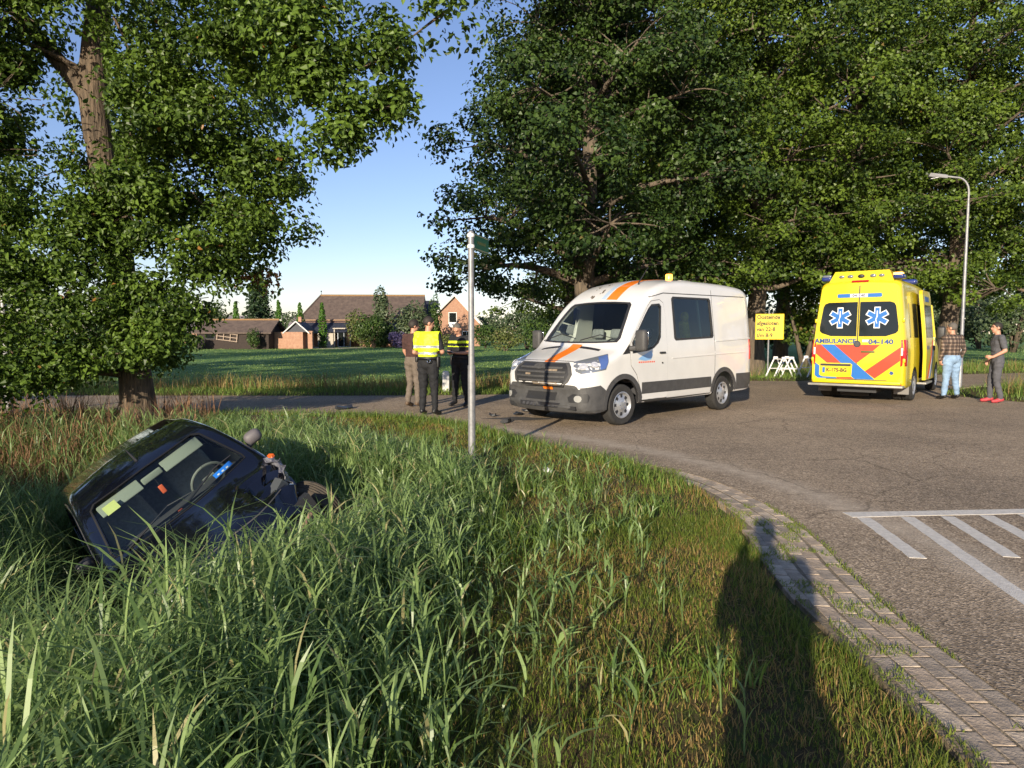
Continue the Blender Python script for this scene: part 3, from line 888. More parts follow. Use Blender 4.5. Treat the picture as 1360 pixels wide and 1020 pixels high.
def wheel(parent, c, side, r=.345, w=.22, rim=.235, steer=0.0, m_rim=None, holes=8, worn=None):
    e = bpy.data.objects.new('wheel', None); link(e, parent); e.location = c; e.rotation_euler = (0, 0, steer); e.empty_display_size = .1
    s = side
    h = w / 2
    prof = [(rim - .02, -h * .9), (rim + .01, -h), (r - .03, -h), (r - .008, -h * .8), (r, -h * .55)]
    for k in range(4):
        y0 = -h * .45 + k * h * .28
        prof += [(r, y0), (r - .008, y0 + .006), (r - .008, y0 + .014), (r, y0 + .02)]
    prof += [(r, h * .6), (r - .008, h * .82), (r - .03, h), (rim + .01, h), (rim - .02, h * .9)]
    MB().lathe(prof, (0, 0, 0), 'y', 40, close=True).build('tyre', worn or MATS['tyre'], e, True, 30)
    # steel wheel with cover: dish with openings
    f = MB()
    y = s * h * .82
    f.lathe([(rim, s * h * .96), (rim - .012, s * h * 1.0), (rim - .03, y), (rim - .05, y - s * .02), (.12, y - s * .005), (.08, y + s * .015), (.05, y + s * .02), (0.001, y + s * .022)], (0, 0, 0), 'y', 40)
    f.lathe([(rim, s * h * .9), (rim, -s * h * .9)], (0, 0, 0), 'y', 40)
    f.build('rim', m_rim or MATS['wheel_cover'], e, True, 35)
    ho = MB()
    for k in range(holes):
        t = 2 * math.pi * k / holes
        rr = (rim - .05 + .115) / 2 + .005
        q_ = Matrix.Rotation(-t, 3, 'Y')
        p = q_ @ Vector((rr, y - s * .012, 0))
        ho.box(p, (.062, .012, .048), q_)
        ho.build('rim_slot', MATS['black_plastic'], e); ho = MB()
    nt_ = MB()
    for k in range(5):
        t = 2 * math.pi * k / 5
        nt_.sphere((.06 * math.cos(t), y + s * .018, .06 * math.sin(t)), .011, 6, 4)
        nt_.build('wheel_nut', MATS['chrome'], e); nt_ = MB()
    return e

mat('tyre', (.022, .021, .020), .85, var=.3, vscale=20)
mat('black_plastic', (.022, .022, .024), .5)
mat('grey_plastic', (.055, .054, .054), .62, var=.22, vscale=9, bump=.1, bscale=200)
mat('chrome', (.75, .75, .76), .16, 1.0)
mat('wheel_cover', (.42, .43, .45), .32, .6, var=.15, vscale=20)
mat('van_white', (.64, .63, .61), .28, coat=.6, var=.035, vscale=3)
mat('dark_interior', (.045, .045, .05), .7)
mat('cabin_lining', (.42, .42, .40), .8)
mat('reflector', (.8, .8, .82), .3, .55)
mat('fog_glass', (.30, .30, .29), .2)
mat('seat_cloth', (.20, .205, .21), .85, var=.2, vscale=40)
mat('lamp_clear', (.26, .28, .31), .15, .5)
mat('lamp_blue', (.10, .17, .42), .12, .3)
mat('orange_film', (.85, .20, .010), .35, coat=.4)
mat('blue_film', (.22, .42, .70), .35, coat=.4)
mat('red_lens', (.42, .012, .012), .15, coat=.8)
mat('amber_lens', (.9, .32, .03), .25, emit=(1, .36, .05), estr=3.0)
mat('seam', (.05, .05, .05), .8)
glass_mat('clear_glass', (.86, .93, .90), 0, 1.0, .02)
glass_mat('green_glass', (.52, .66, .58), 0, 1.0, .03)
mat('dark_glass', (.010, .013, .013), .08, spec=.45)

# ------------------------------------------------------------------ white van
VAN = ((.42, 11.40), R(224.0))
van = empty('white_van', (VAN[0][0], VAN[0][1], 0), VAN[1], 'white crew van with orange roof stripe and lit amber beacon standing on the road', 'van')
VT = [  # x, zb, zt, w, ry, rz, crown
    (0.00, .36, .72, .78, .10, .10, .02), (-.03, .28, .88, .88, .10, .10, .02), (-.08, .25, .99, .93, .11, .10, .02), (-.16, .23, 1.06, .97, .13, .09, .02),
    (-.30, .24, 1.12, 1.0, .14, .09, .025), (-.60, .27, 1.22, 1.02, .15, .10, .03), (-.86, .30, 1.32, 1.025, .14, .10, .03), (-.96, .32, 1.40, 1.03, .11, .10, .03),
    (-1.25, .33, 1.70, 1.03, .11, .10, .035), (-1.60, .33, 2.05, 1.03, .14, .13, .045), (-1.85, .33, 2.25, 1.03, .18, .16, .05), (-2.15, .33, 2.42, 1.03, .20, .19, .05),
    (-2.6, .33, 2.54, 1.03, .20, .20, .05), (-3.2, .33, 2.58, 1.03, .18, .18, .045), (-4.3, .33, 2.57, 1.03, .16, .17, .04), (-5.2, .34, 2.53, 1.03, .16, .17, .04),
    (-5.42, .36, 2.48, 1.015, .16, .18, .04), (-5.50, .38, 2.40, .985, .16, .18, .04), (-5.53, .42, 2.30, .94, .16, .18, .04)]
def van_W(w, z): return w * (1 - .012 * max(0, .55 - z) / .3 - .145 * max(0, z - 1.15) ** 1.15 / 1.35 ** 1.15)
def van_sweep(x): return .24 * (1 - smoothstep(.1, 2.4, -x)) + .0
vbm = loft_body(VT, .12, van_W, lambda x: float(van_sweep(x)))
VBVH = BVHTree.FromBMesh(vbm)

def arc_pts(cx, cz, r, a0, a1, n=14): return [(cx + r * math.cos(R(a0 + (a1 - a0) * i / n)), cz + r * math.sin(R(a0 + (a1 - a0) * i / n))) for i in range(n + 1)]

WINDSCREEN = [(-.80, 1.40), (-.45, 1.385), (0, 1.38), (.45, 1.385), (.80, 1.40), (.82, 1.47), (.745, 1.80), (.675, 2.03), (.62, 2.075), (.3, 2.095), (0, 2.10), (-.3, 2.095), (-.62, 2.075), (-.675, 2.03), (-.745, 1.80), (-.82, 1.47)]
DOORWIN = [(-1.28, 1.22), (-1.28, 1.40), (-1.70, 1.86), (-1.80, 1.96), (-1.90, 2.03), (-2.13, 2.05), (-2.18, 2.0), (-2.1, 1.48), (-2.02, 1.38), (-1.88, 1.30), (-1.72, 1.26)]
SIDEWIN = [(-2.57, 1.46), (-2.62, 1.42), (-3.88, 1.46), (-3.92, 1.50), (-3.90, 2.17), (-3.86, 2.21), (-2.62, 2.20), (-2.57, 2.16)]
ins = lambda P, k: [(sum(p[0] for p in P) / len(P) * (1 - k) + a * k, sum(p[1] for p in P) / len(P) * (1 - k) + b * k) for a, b in P]
cuts = [(inner_cutter(VT, -.93, -5.40, .045, van_W, lambda x: float(van_sweep(x)), .42), 1), (cutter('front', ins(WINDSCREEN, .97), .2, -2.3), 0)]
for sd in ('left', 'right'):
    cuts += [(cutter(sd, ins(DOORWIN, .98), 1.5, .6), 0), (cutter(sd, ins(SIDEWIN, .98), 1.5, .6), 0)]
    s_ = 1 if sd == 'left' else -1
    for xw in (-1.02, -4.32):
        c = MB().lathe([(.001, s_ * .58), (.43, s_ * .58), (.43, s_ * 1.3), (.001, s_ * 1.3)], (xw, 0, .36), 'y', 36).build('cutter', MATS['tyre'])
        cuts.append((c, 2))
body = shell('body', vbm, cuts, [MATS['van_white'], MATS['cabin_lining'], MATS['black_plastic'], MATS['grey_plastic']], van)
for p_ in body.data.polygons:
    if p_.material_index == 0 and ((p_.center.z < .36) or (p_.center.z < .6 and p_.center.x > -.6 and p_.normal.x > -.9)): p_.material_index = 3
D = lambda *a, **k: decal(a[0], VBVH, *a[1:], van, **k)
o = D('windscreen', 'front', WINDSCREEN, MATS['clear_glass'], off=-.010, skirt=0, step=.06)
ring = lambda P, k0, k1: (ins(P, k0), [ins(P, k1)])
a, h = ring(WINDSCREEN, 1.035, .965); D('windscreen_seal', 'front', a, MATS['black_plastic'], off=.003, holes=h, step=.06)
MUL = {'left': 1, 'right': -1}
for sd in ('left', 'right'):
    s_ = MUL[sd]
    D('side_window', sd, SIDEWIN, MATS['green_glass'], off=-.008, skirt=0, step=.12)
    a, h = ring(SIDEWIN, 1.03, .94); D('window_frame', sd, a, MATS['black_plastic'], off=.004, holes=h, step=.12)
    DOOR = [(-1.50, .40), (-1.48, .62), (-1.38, .84), (-1.22, 1.0), (-1.20, 1.20), (-1.21, 1.36), (-1.66, 1.86), (-1.80, 2.02), (-1.90, 2.10), (-2.16, 2.135), (-2.27, 2.08), (-2.30, 1.9), (-2.30, .40)]
    door = D('door', sd, DOOR, MATS['van_white'], off=.007, holes=[ins(DOORWIN, 1.03)], step=.09)
    decal('door_seam', VBVH, sd, ins(DOOR, 1.014), MATS['seam'], door, off=.0025, holes=[ins(DOOR, .985)], step=.12, skirt=.004)
    decal('door_window', VBVH, sd, DOORWIN, MATS['clear_glass'], door, off=-.006, skirt=0, step=.09)
    a, h = ring(DOORWIN, 1.05, .96); decal('window_seal', VBVH, sd, a, MATS['black_plastic'], door, off=.0095, holes=h, step=.09)
    MB().rbox((-2.13, s_ * 1.045, 1.20), (.17, .035, .035), .012).build('handle', MATS['black_plastic'], door, True)
    MB().lathe([(.001, .012), (.016, .012), (.016, -.01)], (-2.13, s_ * 1.04, 1.02), 'y', 10).build('lock', MATS['black_plastic'], door)
    D('quarter_panel', sd, [(-.99, 1.19), (-1.18, 1.36), (-1.18, 1.205)], MATS['black_plastic'], off=.005, step=.08)
    # lower cladding
    D('side_cladding', sd, [(-1.52, .50), (-1.52, .70), (-3.82, .70), (-3.84, .50)], MATS['grey_plastic'], off=.011, step=.1)
    D('side_cladding', sd, [(-4.84, .40), (-4.82, .72), (-5.46, .72), (-5.48, .40)], MATS['grey_plastic'], off=.011, step=.1)
    D('sill', sd, [(-1.5, .345), (-1.5, .385), (-3.84, .385), (-3.84, .345)], MATS['grey_plastic'], off=.006, step=.12)
    for xw in (-1.02, -4.32):
        D('wheel_arch', sd, arc_pts(xw, .36, .51, 5 if xw < -2 else -8, 175 if xw < -2 else 180, 20) + arc_pts(xw, .36, .425, 180 if xw > -2 else 175, -8 if xw > -2 else 5, 20), MATS['grey_plastic'], off=.016, step=.1)
    D('bumper_side', sd, [(-.22, .30), (-.16, .66), (-.45, .70), (-.56, .62), (-.60, .50), (-.60, .30)], MATS['grey_plastic'], off=.012, step=.08)
    if sd == 'left': D('panel_seam', sd, [(-3.965, .5), (-3.965, 2.38), (-3.975, 2.38), (-3.975, .5)], MATS['seam'], off=.002, skirt=.002, step=.15)
    D('slide_rail', sd, [(-3.99, 1.375), (-3.99, 1.40), (-5.42, 1.45), (-5.42, 1.425)], MATS['van_white'], off=.014, step=.15)
    D('body_crease', sd, [(-2.45, 1.085), (-2.45, 1.10), (-5.2, 1.16), (-5.2, 1.145)], MATS['van_white'], off=.010, step=.15)
    D('roof_gutter', sd, [(-1.9, 2.17), (-1.9, 2.185), (-2.3, 2.27), (-5.3, 2.30), (-5.3, 2.285), (-2.3, 2.255)], MATS['seam'], off=.004, step=.15)
    # head lamp, fog lamp, rear lamp
    dg_ = 'diagl' if s_ > 0 else 'diagr'
    hl = D('headlight', dg_, [(.60, 1.075), (.72, 1.10), (.95, 1.15), (1.17, 1.20), (1.16, 1.08), (1.11, .95), (.9, .915), (.70, .885), (.62, .92), (.585, 1.0)], MATS['lamp_clear'], off=.004, step=.06)
    decal('lens_side', VBVH, dg_, [(1.0, 1.145), (1.16, 1.185), (1.15, 1.08), (1.10, .965), (1.02, .95)], MATS['lamp_blue'], hl, off=.009, step=.06)
    for (uu, zz, rr) in ((.74, 1.0, .075), (.92, 1.03, .065)):
        hit, nrm, _, _ = VBVH.ray_cast(Vector((-.7071 * uu, s_ * .7071 * uu, zz)) + Vector((2.8, s_ * 2.8, 0)), Vector((-.7071, -s_ * .7071, 0)))
        q_ = nrm.to_track_quat('Z', 'Y').to_matrix()
        mb = MB(); pr = [(rr, .004), (rr * .9, .016), (rr * .75, .012), (rr * .4, .02), (.002, .026)]
        V = []; n = 20
        for (r_, h_) in pr:
            for k in range(n): V.append(hit + q_ @ Vector((r_ * math.cos(6.2832 * k / n), r_ * math.sin(6.2832 * k / n), h_)))
        mb.add(V, [(i * n + k, i * n + (k + 1) % n, (i + 1) * n + (k + 1) % n, (i + 1) * n + k) for i in range(len(pr) - 1) for k in range(n)])
        mb.build('reflector', MATS['reflector'], hl, True, 50)
    fg = D('fog_recess', dg_, [(.52, .42), (.50, .50), (.58, .56), (.80, .57), (.84, .52), (.80, .42)], MATS['black_plastic'], off=.018, step=.06)
    decal('fog_lamp', VBVH, dg_, [(.655 + .055 * math.cos(t_ * .5236), .485 + .055 * math.sin(t_ * .5236)) for t_ in range(12)], MATS['fog_glass'], fg, off=.026, step=.06)
    D('tail_light', sd, [(-5.38, 1.0), (-5.38, 1.42), (-5.47, 1.42), (-5.47, 1.0)], MATS['red_lens'], off=.012, step=.05)
    mi = MB(); mi.rbox((-1.26, s_ * 1.20, 1.42), (.13, .21, .36), .05); mo = mi.build('mirror', MATS['grey_plastic'], van, True, 50)
    MB().rbox((-1.335, s_ * 1.20, 1.46), (.012, .17, .22), .006).build('mirror_glass', MATS['chrome'], mo, True)
    MB().tube([(-1.20, s_ * .98, 1.28), (-1.25, s_ * 1.14, 1.30)], [.05, .04], 10).build('mirror_arm', MATS['grey_plastic'], mo, True)
    for xw in (-1.02, -4.32):
        wheel(van, (xw, s_ * .905, .345), s_, .345, .215, .225, steer=R(-4) if xw > -2 else 0)
# front
D('bumper', 'front', [(-.86, .27), (-.9, .45), (-.88, .64), (-.62, .635), (-.44, .60), (.44, .60), (.62, .635), (.88, .64), (.9, .45), (.86, .27)], MATS['grey_plastic'], off=.014, step=.07)
D('number_plate_bracket', 'front', [(-.33, .44), (-.33, .565), (.33, .565), (.33, .44)], MATS['black_plastic'], off=.024, step=.1)
D('lower_intake', 'front', [(-.42, .335), (-.44, .40), (.44, .40), (.42, .335)], MATS['black_plastic'], off=.023, step=.08)
for k in range(8): D('intake_slot', 'front', [(-.36 + k * .095, .35), (-.36 + k * .095, .385), (-.30 + k * .095, .385), (-.30 + k * .095, .35)], MATS['dark_interior'], off=.027, step=.2)
GR = [(-.50, 1.045), (-.58, .98), (-.63, .87), (-.58, .75), (-.46, .665), (.46, .665), (.58, .75), (.63, .87), (.58, .98), (.50, 1.045)]
gr = D('grille', 'front', ins(GR, .98), MATS['black_plastic'], off=.012, step=.07)
a, h = ring(GR, 1.04, .95); decal('grille_surround', VBVH, 'front', a, MATS['grey_plastic'], gr, off=.018, holes=h, step=.07)
for z_ in (.74, .81, .88, .95):
    hw = .54 if .78 < z_ < .93 else .47
    decal('grille_bar', VBVH, 'front', [(-hw, z_), (-hw, z_ + .032), (hw, z_ + .032), (hw, z_)], MATS['grey_plastic'], gr, off=.026, step=.1, skirt=.016)
mat('rusty_core', (.22, .17, .12), .7, var=.3, vscale=20)
for y0, y1, z0, z1 in ((-.12, .02, .69, .735), (.05, .17, .69, .74), (.22, .40, .69, .74), (.15, .38, .915, .945), (-.3, -.18, .845, .875)):
    decal('radiator_core', VBVH, 'front', [(y0, z0), (y0, z1), (y1, z1), (y1, z0)], MATS['rusty_core'], gr, off=.020, step=.2)
decal('badge', VBVH, 'front', [(.12 * math.cos(t_ * .3927), .985 + .045 * math.sin(t_ * .3927)) for t_ in range(16)], MATS['grey_plastic'], gr, off=.030, step=.1)
D('bonnet_seam', 'front', [(-.70, 1.06), (-.5, 1.075), (0, 1.082), (.5, 1.075), (.70, 1.06), (.70, 1.068), (.5, 1.084), (0, 1.091), (-.5, 1.084), (-.70, 1.068)], MATS['seam'], off=.003, step=.1, skirt=.003)
for y0, y1 in ((-.66, -.24), (.24, .66)): D('bonnet_vent', 'top', [(-.80, y0), (-.80, y1), (-.86, y1), (-.86, y0)], MATS['black_plastic'], off=.008, step=.1)
D('orange_stripe', 'top', [(-.14, .01), (-.14, .23), (-.90, .23), (-.90, .01)], MATS['orange_film'], off=.003, step=.08, skirt=.002)
D('orange_stripe', 'front', [(.04, .612), (.04, .655), (.24, .655), (.24, .612)], MATS['orange_film'], off=.019, step=.08, skirt=.006)
D('blue_stripe', 'top', [(-1.73, -.04), (-1.73, .06), (-5.2, .06), (-5.2, -.04)], mat('pale_blue_film', (.42, .52, .64), .35, coat=.4), off=.003, step=.15, skirt=.002)
D('orange_stripe', 'top', [(-1.72, .09), (-1.72, .33), (-5.2, .33), (-5.2, .09)], MATS['orange_film'], off=.003, step=.15, skirt=.002)
D('blue_emblem', 'left', [(-1.40, 1.10), (-1.48, 1.14), (-1.80, 1.24), (-1.83, 1.17), (-1.78, 1.09), (-1.6, 1.07)], MATS['blue_film'], off=.011, step=.08, skirt=.002)
for k in range(9): D('red_lettering', 'left', [(-1.42 - k * .055, 1.035), (-1.42 - k * .055, 1.06), (-1.455 - k * .055, 1.06), (-1.455 - k * .055, 1.035)], mat('red_film', (.7, .1, .05), .4), off=.0105, step=.2, skirt=.002)
rs_ = random.Random(5)
for k in range(16):
    x_ = -1.78 - rs_.random() * .75; y_ = -.42 + rs_.random() * .30 - (x_ + 1.78) * -.1; r_ = .008 + rs_.random() * .022
    D('mud_spot', 'top', [(x_ + r_ * 1.6 * math.cos(t_), y_ + r_ * math.sin(t_)) for t_ in (0, 1.1, 2.0, 3.1, 4.2, 5.3)], mat('mud', (.10, .075, .05), .9), off=.004, step=.3, skirt=.002)
def roof_z(x, y): return VBVH.ray_cast(Vector((x, y, 4)), Vector((0, 0, -1)))[0].z
bx_ = (-3.7, .12); bz = roof_z(*bx_)
be = MB().lathe([(.085, -.01), (.085, .03), (.07, .035), (.07, .04)], (*bx_, bz), 'z', 20).build('beacon', MATS['black_plastic'], van, True)
MB().lathe([(.07, .04), (.07, .13), (.06, .15), (.001, .155)], (*bx_, bz), 'z', 20).build('beacon_lens', MATS['amber_lens'], be, True)
az = roof_z(-2.25, .42)
MB().tube([(-2.25, .42, az - .01), (-2.25, .42, az + .03), (-2.55, .42, az + .34)], [.02, .012, .004], 6).build('antenna', MATS['black_plastic'], van)
vz = roof_z(-4.1, .1); MB().rbox((-4.1, .1, vz + .012), (.40, .34, .05), .02).build('roof_vent', MATS['van_white'], van, True)
MB().tube([(-1.02, -.80, 1.405), (-1.12, -.45, 1.53), (-1.04, -.05, 1.445)], [.011, .009, .006], 6).build('wiper', MATS['black_plastic'], van)
MB().tube([(-.99, .10, 1.42), (-1.10, .45, 1.515), (-1.08, .74, 1.455)], [.011, .009, .006], 6).build('wiper', MATS['black_plastic'], van)
# inside
MB().rbox((-1.25, 0, 1.12), (.62, 1.72, .34), .07).build('dashboard', MATS['dark_interior'], van, True)
mat('cream_trim', (.42, .42, .38), .8)
MB().rbox((-2.62, 0, 1.0), (.03, 1.76, 1.2), .01).build('bulkhead', MATS['cream_trim'], van)
MB().rbox((-2.2, 0, .50), (.9, 1.7, .30), .03).build('seat_base', MATS['dark_interior'], van)
def seat(parent, x, y, z, w, m, hgt=.62, tilt=.22):
    e = bpy.data.objects.new('seat', None); link(e, parent); e.location = (x, y, z); e.empty_display_size = .1
    MB().rbox((.05, 0, .08), (.52, w, .17), .06).build('cushion', m, e, True)
    MB().rbox((-.26 - .08, 0, .14 + hgt / 2), (.15, w, hgt), .06, rot=(0, -tilt, 0)).build('backrest', m, e, True)
    for yy in ((0,) if w < .6 else (-w / 4, w / 4)):
        MB().rbox((-.36 - hgt * tilt * .55, yy, .14 + hgt + .11), (.10, min(w, .5) * .55, .19), .045, rot=(0, -tilt, 0)).build('headrest', m, e, True)
    return e
seat(van, -1.98, .48, .66, .50, MATS['seat_cloth']); seat(van, -1.98, -.42, .66, .92, MATS['seat_cloth'])
sw = MB()
cx_, cy_, cz_ = -1.50, .48, 1.27
q_ = Matrix.Rotation(R(-62), 3, 'Y')
ringp = [Vector((cx_, cy_, cz_)) + q_ @ Vector((.19 * math.cos(t_ * .2618), .19 * math.sin(t_ * .2618), 0)) for t_ in range(25)]
sw.tube(ringp, .016, 8, False); sw.box((cx_, cy_, cz_), (.10, .15, .05), q_); sw.box((cx_, cy_, cz_), (.03, .36, .02), q_)
sw.build('steering_wheel', MATS['dark_interior'], van, True)
MB().sphere((-1.13, -.30, 1.345), .055, 12, 8).build('dashboard_ball', mat('toy_red', (.6, .02, .02), .5), van, True)
MB().box((-1.10, -.55, 1.296), (.20, .32, .008), (0, 0, .3)).box((-1.15, -.12, 1.296), (.2, .22, .006), (0, 0, -.4)).build('dashboard_paper', mat('lime_paper', (.42, .5, .08), .7), van)
mat('yellow_coat', (.55, .42, .05), .8, var=.3, vscale=12)
MB().rbox((-3.62, .55, 1.60), (.22, .16, .42), .07, rot=(0, .3, 0)).sphere((-3.56, .58, 1.86), (.09, .08, .11)).build('hanging_work_coat', MATS['yellow_coat'], van, True)
MB().tube([(-3.74, .84, 1.45), (-3.72, .74, 2.2)], .028, 8).build('grab_pole', MATS['cream_trim'], van, True)
MB().box((-2.6, 0, .33), (5.0, 1.5, .06)).box((-.75, 0, .26), (.9, 1.3, .05)).box((-2.67, 0, .26), (1.0, .5, .12)).build('underbody', MATS['black_plastic'], van)

# ------------------------------------------------------------------ ambulance
AMB = ((7.66, 15.20), R(51.5))
amb = empty('ambulance', (AMB[0][0], AMB[0][1], 0), AMB[1], 'yellow ambulance with red and blue stripes seen from behind, side door open', 'ambulance')
AT = [(5.90, .40, .85, .70, .1, .1, .02), (5.86, .32, 1.0, .82, .1, .1, .02), (5.75, .28, 1.12, .90, .12, .1, .02), (5.5, .28, 1.2, .95, .14, .1, .025), (5.0, .30, 1.36, .97, .14, .1, .03),
      (4.88, .32, 1.44, .97, .11, .1, .03), (4.5, .33, 1.9, .97, .12, .11, .04), (4.2, .33, 2.2, .97, .16, .15, .05), (3.9, .33, 2.45, .97, .2, .18, .05), (3.5, .33, 2.66, .97, .2, .2, .05), (3.0, .33, 2.74, .97, .18, .18, .04),
      (1.5, .33, 2.76, .97, .16, .16, .035), (.35, .33, 2.75, .97, .16, .16, .035), (.16, .35, 2.73, .965, .16, .17, .035), (.08, .38, 2.70, .95, .15, .17, .035), (.04, .42, 2.66, .925, .15, .17, .035)]
def amb_W(w, z): return w * (1 - .17 * max(0, z - 1.05) ** 1.25 / 1.65 ** 1.25)
abm = loft_body(AT, .14, amb_W, lambda x: .24 * float(smoothstep(3.4, 5.8, x)))
for v_ in abm.verts:                       # the rear leans slightly forward toward the roof
    if v_.co.x < .5: v_.co.x += .10 * max(0, v_.co.z - .9) / 1.8 * (1 - v_.co.x / .5)
ABVH = BVHTree.FromBMesh(abm)
mat('ambulance_yellow', (.62, .49, .010), .30, coat=.6, var=.03, vscale=3)
mat('reflex_red', (.52, .042, .012), .40, coat=.3)
mat('reflex_blue', (.008, .12, .40), .40, coat=.3)
mat('letter_blue', (.010, .06, .22), .45)
mat('white_film', (.66, .66, .66), .4)
mat('plate_yellow', (.75, .50, .01), .4)
mat('blue_lens', (.02, .035, .16), .12, coat=.8)
mat('amber_lit', (1, .45, .1), .3, emit=(1, .42, .08), estr=4.0)
cuts = []
for s_ in (1, -1):
    for xw in (1.25, 4.85):
        cuts.append((MB().lathe([(.001, s_ * .55), (.42, s_ * .55), (.42, s_ * 1.3), (.001, s_ * 1.3)], (xw, 0, .36), 'y', 36).build('cutter', MATS['tyre']), 1))
cuts.append((cutter('right', [(1.86, .48), (1.86, 2.22), (3.0, 2.22), (3.0, .48)], 1.5, .75), 1))
body = shell('body', abm, cuts, [MATS['ambulance_yellow'], MATS['black_plastic']], amb)
D = lambda *a, **k: decal(a[0], ABVH, *a[1:], amb, **k)
# rear doors: two leaves with glass
for s_ in (1, -1):
    leaf = [(s_ * .012, .50), (s_ * .012, 2.60), (s_ * .62, 2.58), (s_ * .74, 2.45), (s_ * .83, 1.7), (s_ * .875, 1.2), (s_ * .885, .62), (s_ * .82, .50)]
    rd = D('rear_door', 'rear', leaf, MATS['ambulance_yellow'], off=.008, step=.12)
    win = [(s_ * .025, 1.47), (s_ * .025, 2.235), (s_ * .62, 2.23), (s_ * .70, 2.20), (s_ * .735, 2.13), (s_ * .80, 1.68), (s_ * .795, 1.59), (s_ * .75, 1.54), (s_ * .56, 1.475)]
    wd = decal('rear_window', ABVH, 'rear', win, MATS['dark_glass'], rd, off=.013, step=.1)
    # blue six-armed emblem with a white edge
    cy_, cz_ = s_ * .375, 1.885
    for k, wdt, m_, of in ((1.0, .062, 'white_film', .0155), (.90, .044, 'reflex_blue', .0175)):
        for j in range(3):
            a = R(90 + 60 * j); L_ = .235 * k; d_ = (math.cos(a), math.sin(a)); n_ = (-d_[1], d_[0])
            decal('emblem_arm', ABVH, 'rear', [(cy_ + d_[0] * L_ * p + n_[0] * wdt * q_, cz_ + d_[1] * L_ * p + n_[1] * wdt * q_) for p, q_ in ((-1, -1), (-1, 1), (1, 1), (1, -1))], MATS[m_], rd, off=of + j * .0003, step=.3, skirt=.001)
    decal('emblem_staff', ABVH, 'rear', [(cy_ - .010, cz_ - .13), (cy_ + .016, cz_ - .05), (cy_ - .012, cz_ + .03), (cy_ - .010, cz_ + .15), (cy_ + .010, cz_ + .15), (cy_ + .012, cz_ + .03), (cy_ + .034, cz_ - .05), (cy_ + .010, cz_ - .13)], MATS['white_film'], rd, off=.0195, step=.3, skirt=.001)
    D('tail_light', 'rear', [(s_ * .865, .82), (s_ * .865, 1.40), (s_ * .93, 1.39), (s_ * .955, .86)], MATS['red_lens'], off=.012, step=.08, graze=.05)
    D('tail_light_side', 'right' if s_ < 0 else 'left', [(.07, .83), (.07, 1.40), (.26, 1.39), (.20, .83)], MATS['red_lens'], off=.010, step=.07)
    D('reverse_lamp', 'rear', [(s_ * .872, 1.06), (s_ * .872, 1.22), (s_ * .905, 1.22), (s_ * .905, 1.06)], MATS['white_film'], off=.016, step=.1)
    D('bumper_reflector', 'rear', [(s_ * .66, .435), (s_ * .66, .465), (s_ * .90, .465), (s_ * .90, .435)], MATS['reflex_red'], off=.030, step=.1, graze=.05)
    for zz in (.95, 1.82): MB().rbox((.08 + .03 * (zz > 1), s_ * (.93 if zz < 1 else .885), zz), (.09, .05, .09), .015).build('hinge', MATS['ambulance_yellow'], amb, True)
    wh = [wheel(amb, (xw, s_ * .86, .35), s_, .35, .22, .22) for xw in (1.25, 4.85)]
    wheel(amb, (1.25, s_ * .66, .35), s_, .35, .18, .22)
    MB().rbox((.72, s_ * .80, .32), (.02, .30, .30), .008).build('mud_flap', mat('flap_grey', (.18, .17, .16), .7), amb)
D('door_gap', 'rear', [(-.010, .50), (-.010, 2.60), (.010, 2.60), (.010, .50)], MATS['seam'], off=.004, step=.2, skirt=.002)
# stripes
def st(name, m_, P, of): D(name, 'rear', P, MATS[m_], off=of, step=.12, skirt=.002, graze=.05)
st('red_stripe', 'reflex_red', [(.86, 1.285), (.76, 1.285), (.22, .775), (.50, .775), (.87, 1.08)], .011)
st('blue_stripe', 'reflex_blue', [(.76, 1.285), (.47, 1.285), (-.38, .52), (.03, .52), (.30, .775), (.22, .775)], .011)
st('red_stripe', 'reflex_red', [(.47, 1.285), (-.46, 1.285), (-.28, 1.11), (-.01, .88), (.015, .88)], .012)
st('red_stripe', 'reflex_red', [(-.86, 1.245), (-.86, .945), (-.38, .545), (-.18, .70)], .012)
st('blue_stripe', 'reflex_blue', [(.87, .87), (.77, .80), (.77, .59), (.70, .555), (.25, .545), (.25, .52), (.80, .52), (.865, .58)], .012)
st('red_stripe', 'reflex_red', [(.40, .52), (.40, .548), (.10, .56), (.03, .52)], .013)
# texts, lettering and plate
def rear_M(y, z, extra=0):
    hit, nrm, _, _ = ABVH.ray_cast(Vector((-3, y, z)), Vector((1, 0, 0)))
    X = Vector((0, -1, 0)); Z = nrm.normalized(); Y = Z.cross(X); Z = X.cross(Y)
    return Matrix.Translation(hit + nrm * (.018 + extra)) @ Matrix((X, Y, Z)).transposed().to_4x4()
text_part('lettering', 'AMBULANCE', .145, MATS['letter_blue'], rear_M(.455, 1.36), amb, sx=1.02)
text_part('lettering', '04-140', .145, MATS['letter_blue'], rear_M(-.47, 1.35), amb, sx=1.2)
D('white_label', 'rear', [(-.10, 1.345), (-.10, 1.40), (-.25, 1.40), (-.25, 1.345)], MATS['white_film'], off=.012, step=.2, skirt=.002)
D('number_bar', 'rear', [(.43, 2.335), (.45, 2.35), (.45, 2.405), (.43, 2.42), (-.43, 2.42), (-.45, 2.405), (-.45, 2.35), (-.43, 2.335)], MATS['reflex_blue'], off=.012, step=.15, skirt=.004)
D('number_panel', 'rear', [(.19, 2.342), (.19, 2.413), (-.17, 2.413), (-.17, 2.342)], MATS['white_film'], off=.015, step=.2, skirt=.003)
text_part('lettering', '04-140', .075, mat('letter_grey', (.1, .1, .16), .5), rear_M(.01, 2.377, .008), amb, sx=1.25)
D('badge', 'rear', [(.075 * math.cos(t_ * .3927), 1.30 + .075 * math.sin(t_ * .3927)) for t_ in range(16)], MATS['black_plastic'], off=.016, step=.2)
